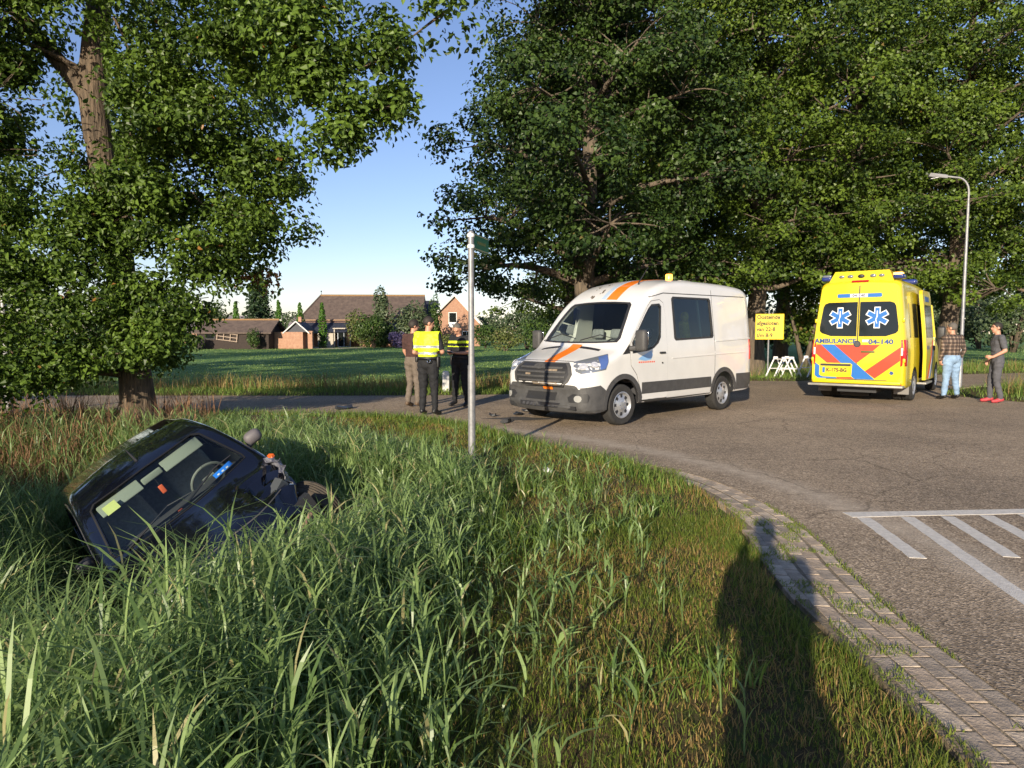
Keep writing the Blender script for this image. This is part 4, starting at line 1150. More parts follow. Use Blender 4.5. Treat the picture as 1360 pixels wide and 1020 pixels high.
D('badge_ring', 'rear', [(.05 * math.cos(t_ * .3927), 1.30 + .05 * math.sin(t_ * .3927)) for t_ in range(16)], MATS['grey_plastic'], off=.020, step=.2, skirt=.003)
MB().rbox((.045, -.22, 1.13), (.03, .28, .045), .015).build('door_handle', mat('handle_dark', (.10, .11, .03), .4), amb, True)
D('emblem_small', 'rear', [(-.66, .67), (-.69, .72), (-.73, .70), (-.75, .66), (-.70, .63)], MATS['letter_blue'], off=.012, step=.2, skirt=.002)
D('plate_recess', 'rear', [(.77, .60), (.77, .85), (.72, .87), (.12, .87), (.08, .84), (.09, .60), (.12, .565), (.73, .565)], MATS['ambulance_yellow'], off=.016, step=.2)
D('recess_shade_strip', 'rear', [(.75, .80), (.75, .85), (.11, .85), (.11, .80)], MATS['black_plastic'], off=.020, step=.2, skirt=.004)  # black strip stands in for the shade under the recess top edge
pl = D('number_plate', 'rear', [(.70, .64), (.70, .775), (.16, .775), (.16, .64)], MATS['plate_yellow'], off=.024, step=.3, skirt=.008)
decal('country_band', ABVH, 'rear', [(.70, .645), (.70, .77), (.645, .77), (.645, .645)], MATS['reflex_blue'], pl, off=.026, step=.3, skirt=.002)
text_part('plate_lettering', 'K-175-BG', .115, MATS['black_plastic'], rear_M(.40, .708, .018), pl, sx=.92)
# bumper step
MB().rbox((-.005, 0, .46), (.12, 1.80, .085), .03).build('rear_bumper', MATS['ambulance_yellow'], amb, True)
MB().rbox((-.05, 0, .385), (.24, 1.92, .05), .012).build('step_board', mat('step_grey', (.32, .31, .29), .5, .4, var=.2), amb, True)
D('bumper_gap', 'rear', [(.62, .495), (.62, .515), (-.62, .515), (-.62, .495)], MATS['black_plastic'], off=.014, step=.3)
MB().box((3.0, 0, .31), (4.6, 1.3, .10)).box((.6, 0, .28), (.9, .8, .12)).build('underbody', MATS['black_plastic'], amb)
MB().lathe([(.16, -.3), (.16, .3)], (.55, .1, .27), 'y', 16).build('spare_wheel', MATS['tyre'], amb, True)
# raised roof light unit
ru = MB().add([(.18, .66, 2.68), (.18, -.66, 2.68), (1.3, -.66, 2.72), (1.3, .66, 2.72), (.26, .55, 2.93), (.26, -.55, 2.93), (1.2, -.52, 2.92), (1.2, .52, 2.92)],
              [(0, 1, 5, 4), (1, 2, 6, 5), (2, 3, 7, 6), (3, 0, 4, 7), (4, 5, 6, 7), (0, 3, 2, 1)]).build('roof_unit', MATS['ambulance_yellow'], amb)
for y_, r_, m_ in ((.40, .045, 'lamp_clear'), (.22, .05, 'lamp_clear'), (0, .055, 'black_plastic'), (-.24, .05, 'lamp_clear'), (-.41, .045, 'lamp_clear')):
    MB().sphere((.205, y_, 2.81), (.03, r_ * 1.3, r_ * .8), 12, 8).build('rear_flood_lamp', MATS[m_], ru, True)
D('brake_lamp', 'rear', [(.17, 2.66), (.17, 2.695), (-.17, 2.695), (-.17, 2.66)], MATS['red_lens'], off=.03, step=.2, graze=.02)
for s_ in (1, -1):
    bl = MB().rbox((.42, s_ * .73, 2.78), (.4, .22, .11), .04).build('beacon_housing', MATS['blue_lens'], amb, True)
    MB().rbox((.30, s_ * .72, 2.835), (.16, .19, .06), .025).build('beacon_lens', MATS['amber_lit'] if s_ < 0 else MATS['lamp_clear'], bl, True)
MB().rbox((3.4, 0, 2.84), (.35, 1.3, .13), .05).build('front_light_bar', MATS['blue_lens'], amb, True)
# right side: window, open sliding door run back along the side, front door ajar
D('side_window', 'right', [(.66, 1.44), (.72, 2.2), (1.75, 2.22), (1.75, 1.44)], MATS['dark_glass'], off=.008, step=.15)
D('side_window', 'left', [(.66, 1.44), (.72, 2.2), (1.75, 2.22), (1.75, 1.44)], MATS['dark_glass'], off=.008, step=.15)
D('side_stripe', 'left', [(.3, .8), (.3, 1.2), (4.0, 1.2), (4.0, .8)], MATS['reflex_red'], off=.008, step=.2)
dr = bpy.data.objects.new('sliding_door', None); link(dr, amb)
# door skin follows the side, standing 16 cm off it
def skin(name, P, m_, off, parent, x0=0, sk=.05):
    o = decal(name, ABVH, 'right', P, MATS[m_], parent, off=off, step=.12, skirt=sk)
    return o
skin('door_panel', [(1.72, .45), (1.70, 2.42), (1.80, 2.52), (2.85, 2.52), (2.95, 2.42), (2.95, .45)], 'ambulance_yellow', .16, dr, sk=.07)
skin('door_window', [(1.86, 1.42), (1.84, 2.12), (1.92, 2.18), (2.74, 2.18), (2.82, 2.12), (2.82, 1.42)], 'dark_glass', .166, dr, sk=.01)
skin('door_toplight', [(2.0, 2.26), (2.0, 2.38), (2.6, 2.38), (2.6, 2.26)], 'letter_blue', .166, dr, sk=.008)
skin('door_stripe', [(1.98, .47), (2.75, 1.36), (2.90, 1.36), (2.16, .47)], 'reflex_red', .165, dr, sk=.004)
skin('door_stripe', [(2.18, .47), (2.90, 1.34), (2.90, 1.22), (2.30, .47)], 'white_film', .165, dr, sk=.004)
skin('door_stripe', [(2.32, .47), (2.90, 1.20), (2.90, 1.02), (2.46, .47)], 'reflex_blue', .165, dr, sk=.004)
skin('door_reflector', [(1.80, 1.15), (1.80, 1.24), (2.2, 1.24), (2.2, 1.15)], 'flap_grey', .166, dr, sk=.004)
MB().rbox((2.86, -1.14, 1.18), (.10, .04, .12), .015).build('door_handle', MATS['black_plastic'], dr, True)
fd = bpy.data.objects.new('cab_door', None); link(fd, amb); fd.location = (4.25, -.96, 0); fd.rotation_euler = (0, 0, R(7))
MB().rbox((-.55, 0, .95), (1.05, .07, 1.05), .03).build('door_panel', MATS['ambulance_yellow'], fd, True)
MB().tube([(-1.05, 0, 1.45), (-1.02, .10, 2.22), (-.45, .12, 2.26), (-.05, 0, 1.48)], .035, 8).build('window_frame', MATS['ambulance_yellow'], fd, True)
MB().add([(-1.03, .0, 1.47), (-1.0, .10, 2.2), (-.45, .11, 2.24), (-.06, 0, 1.47)], [(0, 1, 2, 3)]).build('door_window', MATS['dark_glass'], fd)
MB().rbox((2.4, -1.0, .36), (1.0, .26, .05), .015).build('side_step', MATS['step_grey'], amb)
AWS = [(-.78, 1.50), (0, 1.47), (.78, 1.50), (.66, 2.28), (0, 2.32), (-.66, 2.28)]
D('windscreen', 'front', AWS, MATS['dark_glass'], off=.006, step=.12, back=9)
D('grille', 'front', [(-.45, .8), (-.5, 1.05), (.5, 1.05), (.45, .8)], MATS['black_plastic'], off=.008, step=.12, back=9)
for s_ in (1, -1):
    D('headlight', 'front', [(s_ * .56, .88), (s_ * .56, 1.05), (s_ * .84, 1.1), (s_ * .84, .92)], MATS['lamp_clear'], off=.008, step=.1, back=9, graze=.05)
    mi = MB().rbox((4.55, s_ * 1.08, 1.55), (.12, .2, .34), .05).build('mirror', MATS['black_plastic'], amb, True)
    MB().tube([(4.6, s_ * .9, 1.45), (4.56, s_ * 1.04, 1.48)], .035, 8).build('mirror_arm', MATS['black_plastic'], mi)
D('cab_window', 'left', [(3.75, 1.44), (3.75, 2.15), (4.2, 2.05), (4.55, 1.55), (4.55, 1.44)], MATS['dark_glass'], off=.008, step=.1)

# ------------------------------------------------------------------ wrecked car in the ditch
CAR_LOC = Vector((-1.835, 5.445, -.69))
CAR_ROT = Matrix.Rotation(R(307.44), 4, 'Z') @ Matrix.Rotation(R(-5.88), 4, 'Y') @ Matrix.Rotation(R(33.45), 4, 'X')
CAR_M = Matrix.Translation(CAR_LOC) @ CAR_ROT
car = empty('small_car', (0, 0, 0), 0, 'black hatchback lying tilted in the ditch with its front corner smashed', 'car')
car.matrix_world = CAR_M
CT = [(0.0, .30, .56, .60, .1, .10, .02), (-.04, .23, .66, .69, .1, .1, .02), (-.12, .20, .745, .745, .12, .1, .02), (-.30, .19, .81, .775, .14, .09, .025), (-.6, .19, .895, .795, .15, .09, .03),
      (-.80, .19, .955, .80, .14, .09, .03), (-.90, .19, 1.01, .805, .10, .08, .03), (-1.2, .19, 1.215, .81, .09, .08, .035), (-1.46, .19, 1.39, .81, .11, .09, .04), (-1.62, .19, 1.46, .81, .13, .11, .045),
      (-2.1, .19, 1.545, .81, .13, .12, .04), (-2.7, .19, 1.545, .81, .13, .12, .04), (-3.15, .20, 1.49, .80, .15, .13, .045), (-3.34, .22, 1.36, .79, .14, .12, .04), (-3.45, .25, 1.05, .77, .12, .1, .03), (-3.56, .28, .86, .73, .1, .1, .03), (-3.6, .36, .70, .66, .1, .1, .02)]
def car_W(w, z): return w * (1 - .03 * max(0, .5 - z) / .3 - .215 * max(0, z - .88) ** 1.1 / .6 ** 1.1)
def car_sweep(x): return .26 * (1 - float(smoothstep(.1, 2.2, -x)))
rc_ = random.Random(8)
def car_dent(v):
    k = max(0, 1 - abs(v.x + .42) / .50) * max(0, min(1, (v.y - .28) / .30)) * max(0, min(1, (v.z - .2) / .25))
    if k > 0:
        a = math.sin(v.x * 23 + v.z * 17) * .5 + math.sin(v.y * 31 - v.z * 26) * .5
        b_ = math.sin(v.x * 41 + v.y * 13) * .5
        return Vector((v.x - k * (.13 + .06 * a), v.y - k * (.10 + .06 * b_ + .05 * a), v.z - k * (.03 + .05 * b_)))
    return v
cbm = loft_body(CT, .055, car_W, car_sweep, car_dent)
CBVH = BVHTree.FromBMesh(cbm)
mat('navy_paint', (.0030, .0035, .008), .07, coat=1.0, var=.2, vscale=3)
mat('scraped_paint', (.012, .016, .045), .4, col2=(.20, .20, .22), vscale=13, bump=.5, bscale=30)
mat('visor', (.20, .225, .19), .85)
mat('mirror_grey', (.11, .10, .105), .6)
WS = [(-.655, .985), (-.3, .972), (0, .968), (.3, .972), (.655, .985), (.66, 1.02), (.555, 1.345), (.50, 1.375), (0, 1.388), (-.50, 1.375), (-.555, 1.345), (-.66, 1.02)]
CWIN = [(-1.30, .96), (-1.72, 1.31), (-1.82, 1.345), (-2.42, 1.36), (-2.44, .97)]
CWIN2 = [(-2.54, .98), (-2.54, 1.355), (-2.95, 1.325), (-3.08, 1.25), (-3.12, 1.06), (-3.05, 1.0)]
cuts = [(inner_cutter(CT, -.98, -3.25, .035, car_W, car_sweep, .28), 1), (cutter('front', ins(WS, .975), .2, -1.8), 0)]
for sd in ('left', 'right'):
    s_ = MUL[sd]
    cuts += [(cutter(sd, ins(CWIN, .97), 1.5, .4), 0), (cutter(sd, ins(CWIN2, .95), 1.5, .4), 0)]
    for xw in (-.62, -2.95):
        cuts.append((MB().lathe([(.001, s_ * .46), (.335, s_ * .46), (.335, s_ * 1.2), (.001, s_ * 1.2)], (xw, 0, .30), 'y', 30).build('cutter', MATS['tyre']), 2))
body = shell('body', cbm, cuts, [MATS['navy_paint'], MATS['cabin_lining'], MATS['black_plastic']], car)
D = lambda *a, **k: decal(a[0], CBVH, *a[1:], car, **k)
D('windscreen', 'front', WS, MATS['clear_glass'], off=-.008, skirt=0, step=.05)
a, h = ring(WS, 1.010, .985); D('windscreen_seal', 'front', a, mat('seal_rubber', (.006, .006, .006), .6), off=.003, holes=h, step=.06)
for sd in ('left', 'right'):
    s_ = MUL[sd]
    CD = [(-1.10, .30), (-1.08, .80), (-1.24, .93), (-1.68, 1.345), (-1.80, 1.385), (-2.46, 1.40), (-2.49, .95), (-2.49, .30)]
    door = D('door', sd, CD, MATS['navy_paint'], off=.006, holes=[ins(CWIN, 1.04)], step=.08)
    decal('door_seam', CBVH, sd, ins(CD, 1.012), MATS['seam'], door, off=.002, holes=[ins(CD, .985)], step=.1, skirt=.003)
    decal('door_window', CBVH, sd, CWIN, MATS['green_glass'], door, off=-.005, skirt=0, step=.1)
    MB().rbox((-2.3, s_ * .825, .86), (.16, .03, .035), .01).build('handle', MATS['navy_paint'], door, True)
    D('rear_side_window', sd, CWIN2, MATS['green_glass'], off=-.005, skirt=0, step=.1)
    for xw in (-.62, -2.95):
        if xw > -1 and s_ > 0:
            wheel(car, (-.57, .76, .29), s_, .29, .19, .19, steer=R(24), worn=mat('muddy_tyre', (.030, .026, .022), .9, col2=(.085, .066, .045), vscale=9))
        else: wheel(car, (xw, s_ * .70, .29), s_, .29, .17, .19)
MB().rbox((-1.22, .88, 1.05), (.13, .17, .13), .055, rot=(0, 0, -.2)).build('mirror', MATS['mirror_grey'], car, True, 60)
MB().tube([(-1.20, .72, .98), (-1.21, .84, 1.01)], .025, 8).build('mirror_arm', MATS['black_plastic'], car)
MB().rbox((-1.22, -.86, 1.03), (.10, .17, .13), .05).build('mirror', MATS['black_plastic'], car, True)
D('headlight', 'diagr', [(.36, .62), (.42, .76), (.72, .82), (.78, .72), (.60, .62)], mat('dark_lamp', (.10, .11, .12), .12, .4), off=.006, step=.06)
D('bonnet_seam', 'front', [(-.60, .705), (0, .735), (.60, .705), (.60, .712), (0, .743), (-.60, .712)], MATS['seam'], off=.003, step=.1, skirt=.002)
D('grille', 'front', [(-.42, .38), (-.45, .52), (.45, .52), (.42, .38)], MATS['black_plastic'], off=.008, step=.08)
# torn wing: crumpled sheet, broken lamp, hanging trim
rw = np.random.RandomState(3)
gxn, gyn = 11, 9
V = []
for j in range(gyn):
    for i in range(gxn):
        u_, v_ = i / (gxn - 1), j / (gyn - 1)
        V.append((-1.02 + .62 * u_ + rw.normal() * .012, .735 + .07 * math.sin(u_ * 3.1) - .06 * v_ * u_ + rw.normal() * .017, .90 - .05 * u_ - (.30 - .05 * math.sin(u_ * 6)) * v_ + rw.normal() * .012))
F = [(j * gxn + i, j * gxn + i + 1, (j + 1) * gxn + i + 1, (j + 1) * gxn + i) for j in range(gyn - 1) for i in range(gxn - 1)]
o = mesh_obj('crumpled_wing', V, F, MATS['scraped_paint'], car, False); sm = o.modifiers.new('t', 'SOLIDIFY'); sm.thickness = .006
o['label'] = 'crumpled and scraped front wing with bare metal showing'
o = MB().box((-.42, .60, .70), (.10, .16, .11), (.4, .3, .2)).build('broken_headlight', MATS['dark_lamp'], car)
MB().box((-.62, .77, .93), (.06, .03, .025), (0, .2, .3)).build('indicator_lens', mat('lens_orange', (.7, .12, .02), .3), car)
MB().tube([(-.12, -.60, .40), (-.02, -.2, .34), (.02, .25, .35), (-.10, .62, .44)], .022, 8).build('bumper_strip', mat('torn_trim', (.20, .12, .09), .8, var=.3), car, True)
MB().box((-.22, .25, .42), (.10, .95, .30)).build('radiator', MATS['black_plastic'], car)
# inside
MB().rbox((-1.12, 0, .86), (.46, 1.30, .20), .06).build('dashboard', MATS['dark_interior'], car, True)
for y_ in (.36, -.36): seat(car, -1.78, y_, .38, .46, mat('car_seat', (.34, .34, .31), .9, var=.2, vscale=30), hgt=.62, tilt=.24)
MB().rbox((-2.95, 0, .72), (.16, 1.2, .50), .05, rot=(0, -.3, 0)).build('rear_bench', MATS['car_seat'], car, True)
q_ = Matrix.Rotation(R(-64), 3, 'Y'); c_ = Vector((-1.40, .36, .93)); sw = MB()
sw.tube([c_ + q_ @ Vector((.18 * math.cos(t_ * .2618), .18 * math.sin(t_ * .2618), 0)) for t_ in range(25)], .014, 8, False)
sw.box(c_, (.10, .12, .04), q_); sw.box(c_, (.03, .34, .018), q_); sw.build('steering_wheel', mat('wheel_rim_grey', (.16, .17, .15), .6), car, True)
for y_ in (.30, -.30): MB().rbox((-1.455, y_ * 1.05, 1.285), (.022, .40, .125), .010, rot=(0, R(-38), 0)).build('sun_visor', MATS['visor'], car, True)
mr = MB().rbox((-1.43, .0, 1.285), (.035, .20, .065), .015).build('rear_view_mirror', MATS['visor'], car, True)
MB().tube([(-1.42, .0, 1.25), (-1.41, -.005, 1.18)], .003, 5).build('cord', MATS['black_plastic'], mr)
MB().rbox((-1.41, -.005, 1.135), (.02, .045, .085), .008).build('air_freshener', mat('freshener_red', (.6, .10, .03), .6), mr, True)
D('toll_sticker', 'front', [(-.48, 1.255), (-.48, 1.325), (-.36, 1.33), (-.36, 1.26)], mat('sticker_lime', (.38, .42, .16), .5), off=-.011, step=.1, skirt=0)
D('parking_disc', 'front', [(.34, 1.012), (.34, 1.045), (.54, 1.05), (.54, 1.017)], mat('disc_blue', (.03, .22, .75), .5), off=-.011, step=.1, skirt=0)
for y0 in (.37, .42, .47): D('disc_print', 'front', [(y0, 1.018), (y0, 1.028), (y0 + .025, 1.029), (y0 + .025, 1.019)], MATS['white_film'], off=-.0095, step=.1, skirt=0)
MB().tube([(-.92, -.55, .985), (-1.02, -.1, 1.06), (-.97, .15, 1.03)], [.010, .008, .005], 6).build('wiper', MATS['black_plastic'], car)
MB().tube([(-.92, .05, 1.0), (-1.04, .40, 1.07), (-1.06, .58, 1.07)], [.010, .008, .005], 6).build('wiper', MATS['black_plastic'], car)
rzc = CBVH.ray_cast(Vector((-1.62, 0, 3)), Vector((0, 0, -1)))[0].z
MB().tube([(-1.62, 0, rzc - .005), (-1.62, 0, rzc + .02), (-1.72, 0, rzc + .12)], [.016, .012, .004], 6).build('antenna', MATS['black_plastic'], car)
MB().box((-1.7, 0, .24), (2.8, 1.2, .08)).build('underbody', MATS['black_plastic'], car)

# ------------------------------------------------------------------ people
SK = mat('skin', (.46, .24, .16), .55, var=.06, vscale=20)
mat('eye', (.02, .015, .015), .3); mat('lip', (.34, .13, .10), .5)
mat('black_cloth', (.009, .0095, .012), .85, var=.25, vscale=14)
mat('police_shirt', (.011, .012, .016), .85, var=.2, vscale=14)
mat('brown_work_trousers', (.13, .105, .085), .9, var=.2, vscale=10)
mat('dark_red_shirt', (.055, .025, .022), .9, var=.2, vscale=10)
mat('grey_cloth', (.075, .075, .085), .9, var=.15, vscale=10)
mat('denim', (.20, .30, .44), .9, var=.25, vscale=7)
mat('leather_brown', (.10, .065, .04), .6, var=.2); mat('leather_black', (.012, .012, .013), .45)
mat('red_shoe', (.38, .04, .05), .6)
mat('hi_vis', (.62, .78, .02), .6, emit=None); mat('silver_tape', (.42, .44, .50), .35, .3)
mat('hair_dark', (.02, .015, .012), .7, var=.3, vscale=60); mat('hair_grey', (.10, .09, .08), .8, var=.3, vscale=60)
def plaid():
    m = bpy.data.materials.new('plaid_shirt'); m.use_nodes = True; nt = m.node_tree; L = nt.links
    b = nt.nodes['Principled BSDF']; b.inputs['Roughness'].default_value = .9
    tc = nt.nodes.new('ShaderNodeTexCoord'); sp = nt.nodes.new('ShaderNodeSeparateXYZ'); L.new(tc.outputs['Object'], sp.inputs[0])
    def wave(o, k):
        m1 = nt.nodes.new('ShaderNodeMath'); m1.operation = 'MULTIPLY'; m1.inputs[1].default_value = k; L.new(o, m1.inputs[0])
        m2 = nt.nodes.new('ShaderNodeMath'); m2.operation = 'SINE'; L.new(m1.outputs[0], m2.inputs[0])
        m3 = nt.nodes.new('ShaderNodeMath'); m3.operation = 'GREATER_THAN'; m3.inputs[1].default_value = .5; L.new(m2.outputs[0], m3.inputs[0]); return m3.outputs[0]
    ad = nt.nodes.new('ShaderNodeMath'); ad.operation = 'ADD'; L.new(wave(sp.outputs[0], 75), ad.inputs[0]); L.new(wave(sp.outputs[2], 75), ad.inputs[1])
    r = nt.nodes.new('ShaderNodeValToRGB'); r.color_ramp.interpolation = 'CONSTANT'
    r.color_ramp.elements[0].color = (.04, .03, .025, 1); r.color_ramp.elements[1].position = .75; r.color_ramp.elements[1].color = (.26, .20, .15, 1)
    e = r.color_ramp.elements.new(.25); e.color = (.11, .075, .06, 1)
    dv = nt.nodes.new('ShaderNodeMath'); dv.operation = 'MULTIPLY'; dv.inputs[1].default_value = .5; L.new(ad.outputs[0], dv.inputs[0])
    L.new(dv.outputs[0], r.inputs[0]); L.new(r.outputs[0], b.inputs['Base Color']); MATS['plaid'] = m
plaid()

def person(label, loc, heading, P, mats, vox=.0125, hair=None, vest=None, cat='person', stripes=None):
    """P: pose dictionary; body is grown from tapered limbs fused into one skin, coloured by what covers each limb.
    Person faces +Y before turning; heading turns about the vertical."""
    e = empty('person', loc, heading, label, cat)
    prim = []   # (kind, a, ra, b, rb, matname)
    V3 = Vector
    def limb(a, ra, b, rb, m): prim.append((V3(a), ra, V3(b), rb, m))
    top, trou, shoe, skin, sleeve = mats['top'], mats['trousers'], mats['shoes'], 'skin', mats.get('sleeve', 'short')
    pel = V3(P.get('pelvis', (0, 0, .95))); chest = V3(P.get('chest', (0, .01, 1.32))); neck = V3(P.get('neck', (0, .01, 1.50)))
    head = V3(P.get('head', (0, .045, 1.66))); fwd = V3(P.get('face', (0, 1, -.1))).normalized()
    b = P.get('bulk', 1.0)
    ell = []
    def el(c, r, m, rot=None): ell.append((V3(c), r, m, rot))
    el(pel, (.170 * b, .125 * b, .135), trou); el(pel + (chest - pel) * .38, (.158 * b, .118 * b, .14), top)
    el(pel + (chest - pel) * .12, (.165 * b, .122 * b, .08), trou)
    el(chest, (.188 * b, .130 * b, .19), top); el(chest + V3((0, 0, .11)), (.175 * b, .105 * b, .085), top)
    el(pel + (chest - pel) * .65, (.172 * b, .124 * b, .15), top)
    limb(neck - V3((0, 0, .05)), .062, neck + (head - neck) * .45, .054, skin)
    rgt = fwd.cross(V3((0, 0, 1))).normalized(); up = rgt.cross(fwd).normalized()
    H = Matrix((rgt, fwd, up)).transposed()
    def hp(x, y, z): return head + H @ V3((x, y, z))
    el(hp(0, -.012, .025), (.078, .098, .098), skin, H); el(hp(0, .03, -.045), (.058, .062, .075), skin, H); el(hp(0, .055, -.085), (.034, .032, .03), skin, H)
    limb(hp(0, .088, .012), .011, hp(0, .108, -.022), .015, skin)
    for s in (-1, 1):
        el(hp(s * .078, -.005, -.01), (.014, .024, .034), skin, H); el(hp(s * .031, .083, .018), (.013, .009, .008), 'eye', H)
        limb(hp(s * .018, .088, .038), .009, hp(s * .046, .076, .038), .008, skin)
    el(hp(0, .089, -.055), (.022, .010, .006), 'lip', H)
    for i, s in ((0, -1), (1, 1)):
        hip = pel + V3((s * .092 * b, 0, -.03)); kn = V3(P['knee'][i]); an = V3(P['ankle'][i])
        limb(hip, .105 * b, kn, .072 * b ** .5, trou); limb(kn, .070 * b ** .5, an + V3((0, 0, .04)), .060, trou)
        td = V3((*P.get('toe', ((-.15, 1), (.15, 1)))[i], 0)).normalized()
        limb(an + V3((0, 0, -.01)) - td * .03, .046, an + td * .075 + V3((0, 0, -.035)), .043, shoe); limb(an + td * .07 + V3((0, 0, -.04)), .044, an + td * .15 + V3((0, 0, -.05)), .036, shoe)
        sh = V3(P.get('shoulder', ((-.185 * b, 0, 1.435), (.185 * b, 0, 1.435)))[i]); elb = V3(P['elbow'][i]); wr = V3(P['wrist'][i])
        mid = sh + (elb - sh) * .72
        um = top
        limb(chest + V3((s * .10, 0, .10)), .085, sh, .074, um)
        limb(sh, .072, mid, .060, um)
        limb(mid, .046, elb, .042, skin if sleeve == 'short' else um); limb(elb, .043 if sleeve == 'short' else .052, wr, .029 if sleeve == 'short' else .042, skin if sleeve == 'short' else um)
        hd = V3(P.get('hand', ((0, 0, -1), (0, 0, -1)))[i]).normalized(); pn = V3(P.get('palm', ((1, 0, 0), (-1, 0, 0)))[i]); pn = (pn - hd * pn.dot(hd)).normalized(); sd = hd.cross(pn)
        if sd.dot(V3((0, 1, 0))) < 0: sd = -sd
        for k in (-1, 0, 1): limb(wr + sd * .012 * k, .019, wr + hd * .085 + sd * .026 * k, .014, skin)
        for k, ln in ((-1.5, .058), (-.5, .072), (.5, .078), (1.5, .070)):
            b0 = wr + hd * .085 + sd * .0185 * k; b1 = b0 + (hd * .8 + pn * .45).normalized() * ln * .55; b2 = b1 + (hd * .35 + pn * .9).normalized() * ln * .55
            limb(b0, .0098, b1, .009, skin); limb(b1, .009, b2, .008, skin)
        t0 = wr + hd * .03 + sd * .025; t1 = t0 + (hd * .6 + sd * .7 + pn * .3).normalized() * .045; t2 = t1 + (hd * .9 + pn * .5).normalized() * .03
        limb(t0, .014, t1, .012, skin); limb(t1, .012, t2, .010, skin)
    mb = MB()
    for a, ra, b_, rb, m in prim: mb.cone(a, ra, b_, rb, 12)
    for c, r, m, rot in ell: mb.sphere(c, r, 20, 14, rot)
    o = mb.build('body', SK, None, fix=False)
    md = o.modifiers.new('r', 'REMESH'); md.mode = 'VOXEL'; md.voxel_size = vox; md.use_smooth_shade = True
    sm = o.modifiers.new('s', 'SMOOTH'); sm.factor = .5; sm.iterations = 3
    dg = bpy.context.evaluated_depsgraph_get()
    me = bpy.data.meshes.new_from_object(o.evaluated_get(dg)); bpy.data.objects.remove(o)
    me.name = 'body'; me.materials.clear()
    names = ['skin', top, trou, shoe, 'eye', 'lip']; names = list(dict.fromkeys(names))
    for n in names: me.materials.append(MATS[n])
    nv = len(me.vertices); co = np.empty(nv * 3, np.float32); me.vertices.foreach_get('co', co); co = co.reshape(-1, 3).astype(float)
    def dist(X):
        best = np.full(len(X), 1e9); idx = np.zeros(len(X), int)
        for a, ra, b_, rb, m in prim:
            a = np.array(a); d = np.array(b_) - a; t = np.clip(((X - a) @ d) / (d @ d + 1e-9), 0, 1)
            s = np.linalg.norm(X - a - t[:, None] * d, axis=1) - (ra + (rb - ra) * t)
            k = s < best; best[k] = s[k]; idx[k] = names.index(m)
        for c, r, m, rot in ell:
            Y = X - np.array(c)
            if rot is not None: Y = Y @ np.array(rot)
            q = np.linalg.norm(Y / np.array(r), axis=1); s = (q - 1) * min(r)
            if m in ('eye', 'lip'): s = s - .004
            k = s < best; best[k] = s[k]; idx[k] = names.index(m)
        return idx
    nf = len(me.polygons); fc = np.empty(nf * 3, np.float32); me.polygons.foreach_get('center', fc); fc = fc.reshape(-1, 3).astype(float)
    fi = dist(fc); me.polygons.foreach_set('material_index', fi.astype(np.int32))
    # folds in the cloth
    vi = dist(co); cloth = np.isin(vi, [names.index(top), names.index(trou)])
    nrm = np.empty(nv * 3, np.float32); me.vertices.foreach_get('normal', nrm); nrm = nrm.reshape(-1, 3)
    f = (vnoise(co[:, 0] * 14 + co[:, 1] * 9, co[:, 2] * 22 + co[:, 0] * 6, 2) - .5) * .018 + (vnoise(co[:, 0] * 30, co[:, 2] * 44 + co[:, 1] * 30, 9) - .5) * .008
    co2 = co + nrm * (f * cloth)[:, None]
    me.vertices.foreach_set('co', co2.astype(np.float32).ravel())
    me.polygons.foreach_set('use_smooth', np.full(nf, True, bool)); me.update()
    link(bpy.data.objects.new('body', me), e)
    def cover(name, sel, ms, fm, off):
        fs = np.nonzero(sel)[0]; used = {}; V = []; F = []
        for k in fs:
            f_ = []
            for v in me.polygons[k].vertices:
                if v not in used: used[v] = len(V); V.append(co2[v] + nrm[v] * off)
                f_.append(used[v])
            F.append(f_)
        oo = mesh_obj(name, V, F, [MATS[m] for m in ms], e, True)
        oo.data.polygons.foreach_set('material_index', np.array([fm(fc[k]) for k in fs], np.int32))
        s_ = oo.modifiers.new('t', 'SOLIDIFY'); s_.thickness = .006
        return oo
    istop = fi == names.index(top)
    if vest:
        z0, z1, bands = vest
        torso = istop & (fc[:, 2] > z0) & (fc[:, 2] < z1) & (np.abs(fc[:, 0]) < .225 * b)
        cover('hi_vis_vest', torso, ['hi_vis', 'silver_tape'], lambda c: 1 if any(a < c[2] < b2 for a, b2 in bands) else 0, .016)
    if stripes:
        for z0, z1 in stripes:
            cover('reflective_band', istop & (fc[:, 2] > z0) & (fc[:, 2] < z1), ['hi_vis'], lambda c: 0, .005)
    if hair:
        hm, cov = hair
        hb = MB(); n1, n2 = 20, 14; V = []; F = []
        for i in range(n2 + 1):
            ph = math.pi * cov * i / n2
            for k in range(n1):
                t = 2 * math.pi * k / n1
                fr = max(0, math.cos(t - math.pi / 2))         # toward the face the hair stops higher
                ph2 = ph * (1 - .56 * fr)
                r_ = 1.0 + .03 * math.sin(k * 5.3 + i * 3.1)
                V.append(hp(.083 * r_ * math.sin(ph2) * math.cos(t), -.013 + .102 * r_ * math.sin(ph2) * math.sin(t), .026 + .103 * r_ * math.cos(ph2)))
        for i in range(n2):
            for k in range(n1): F.append((i * n1 + k, (i + 1) * n1 + k, (i + 1) * n1 + (k + 1) % n1, i * n1 + (k + 1) % n1))
        hb.add(V, F); ho = hb.build('hair', MATS[hm], e, True, None)
        s_ = ho.modifiers.new('t', 'SOLIDIFY'); s_.thickness = .008
    return e

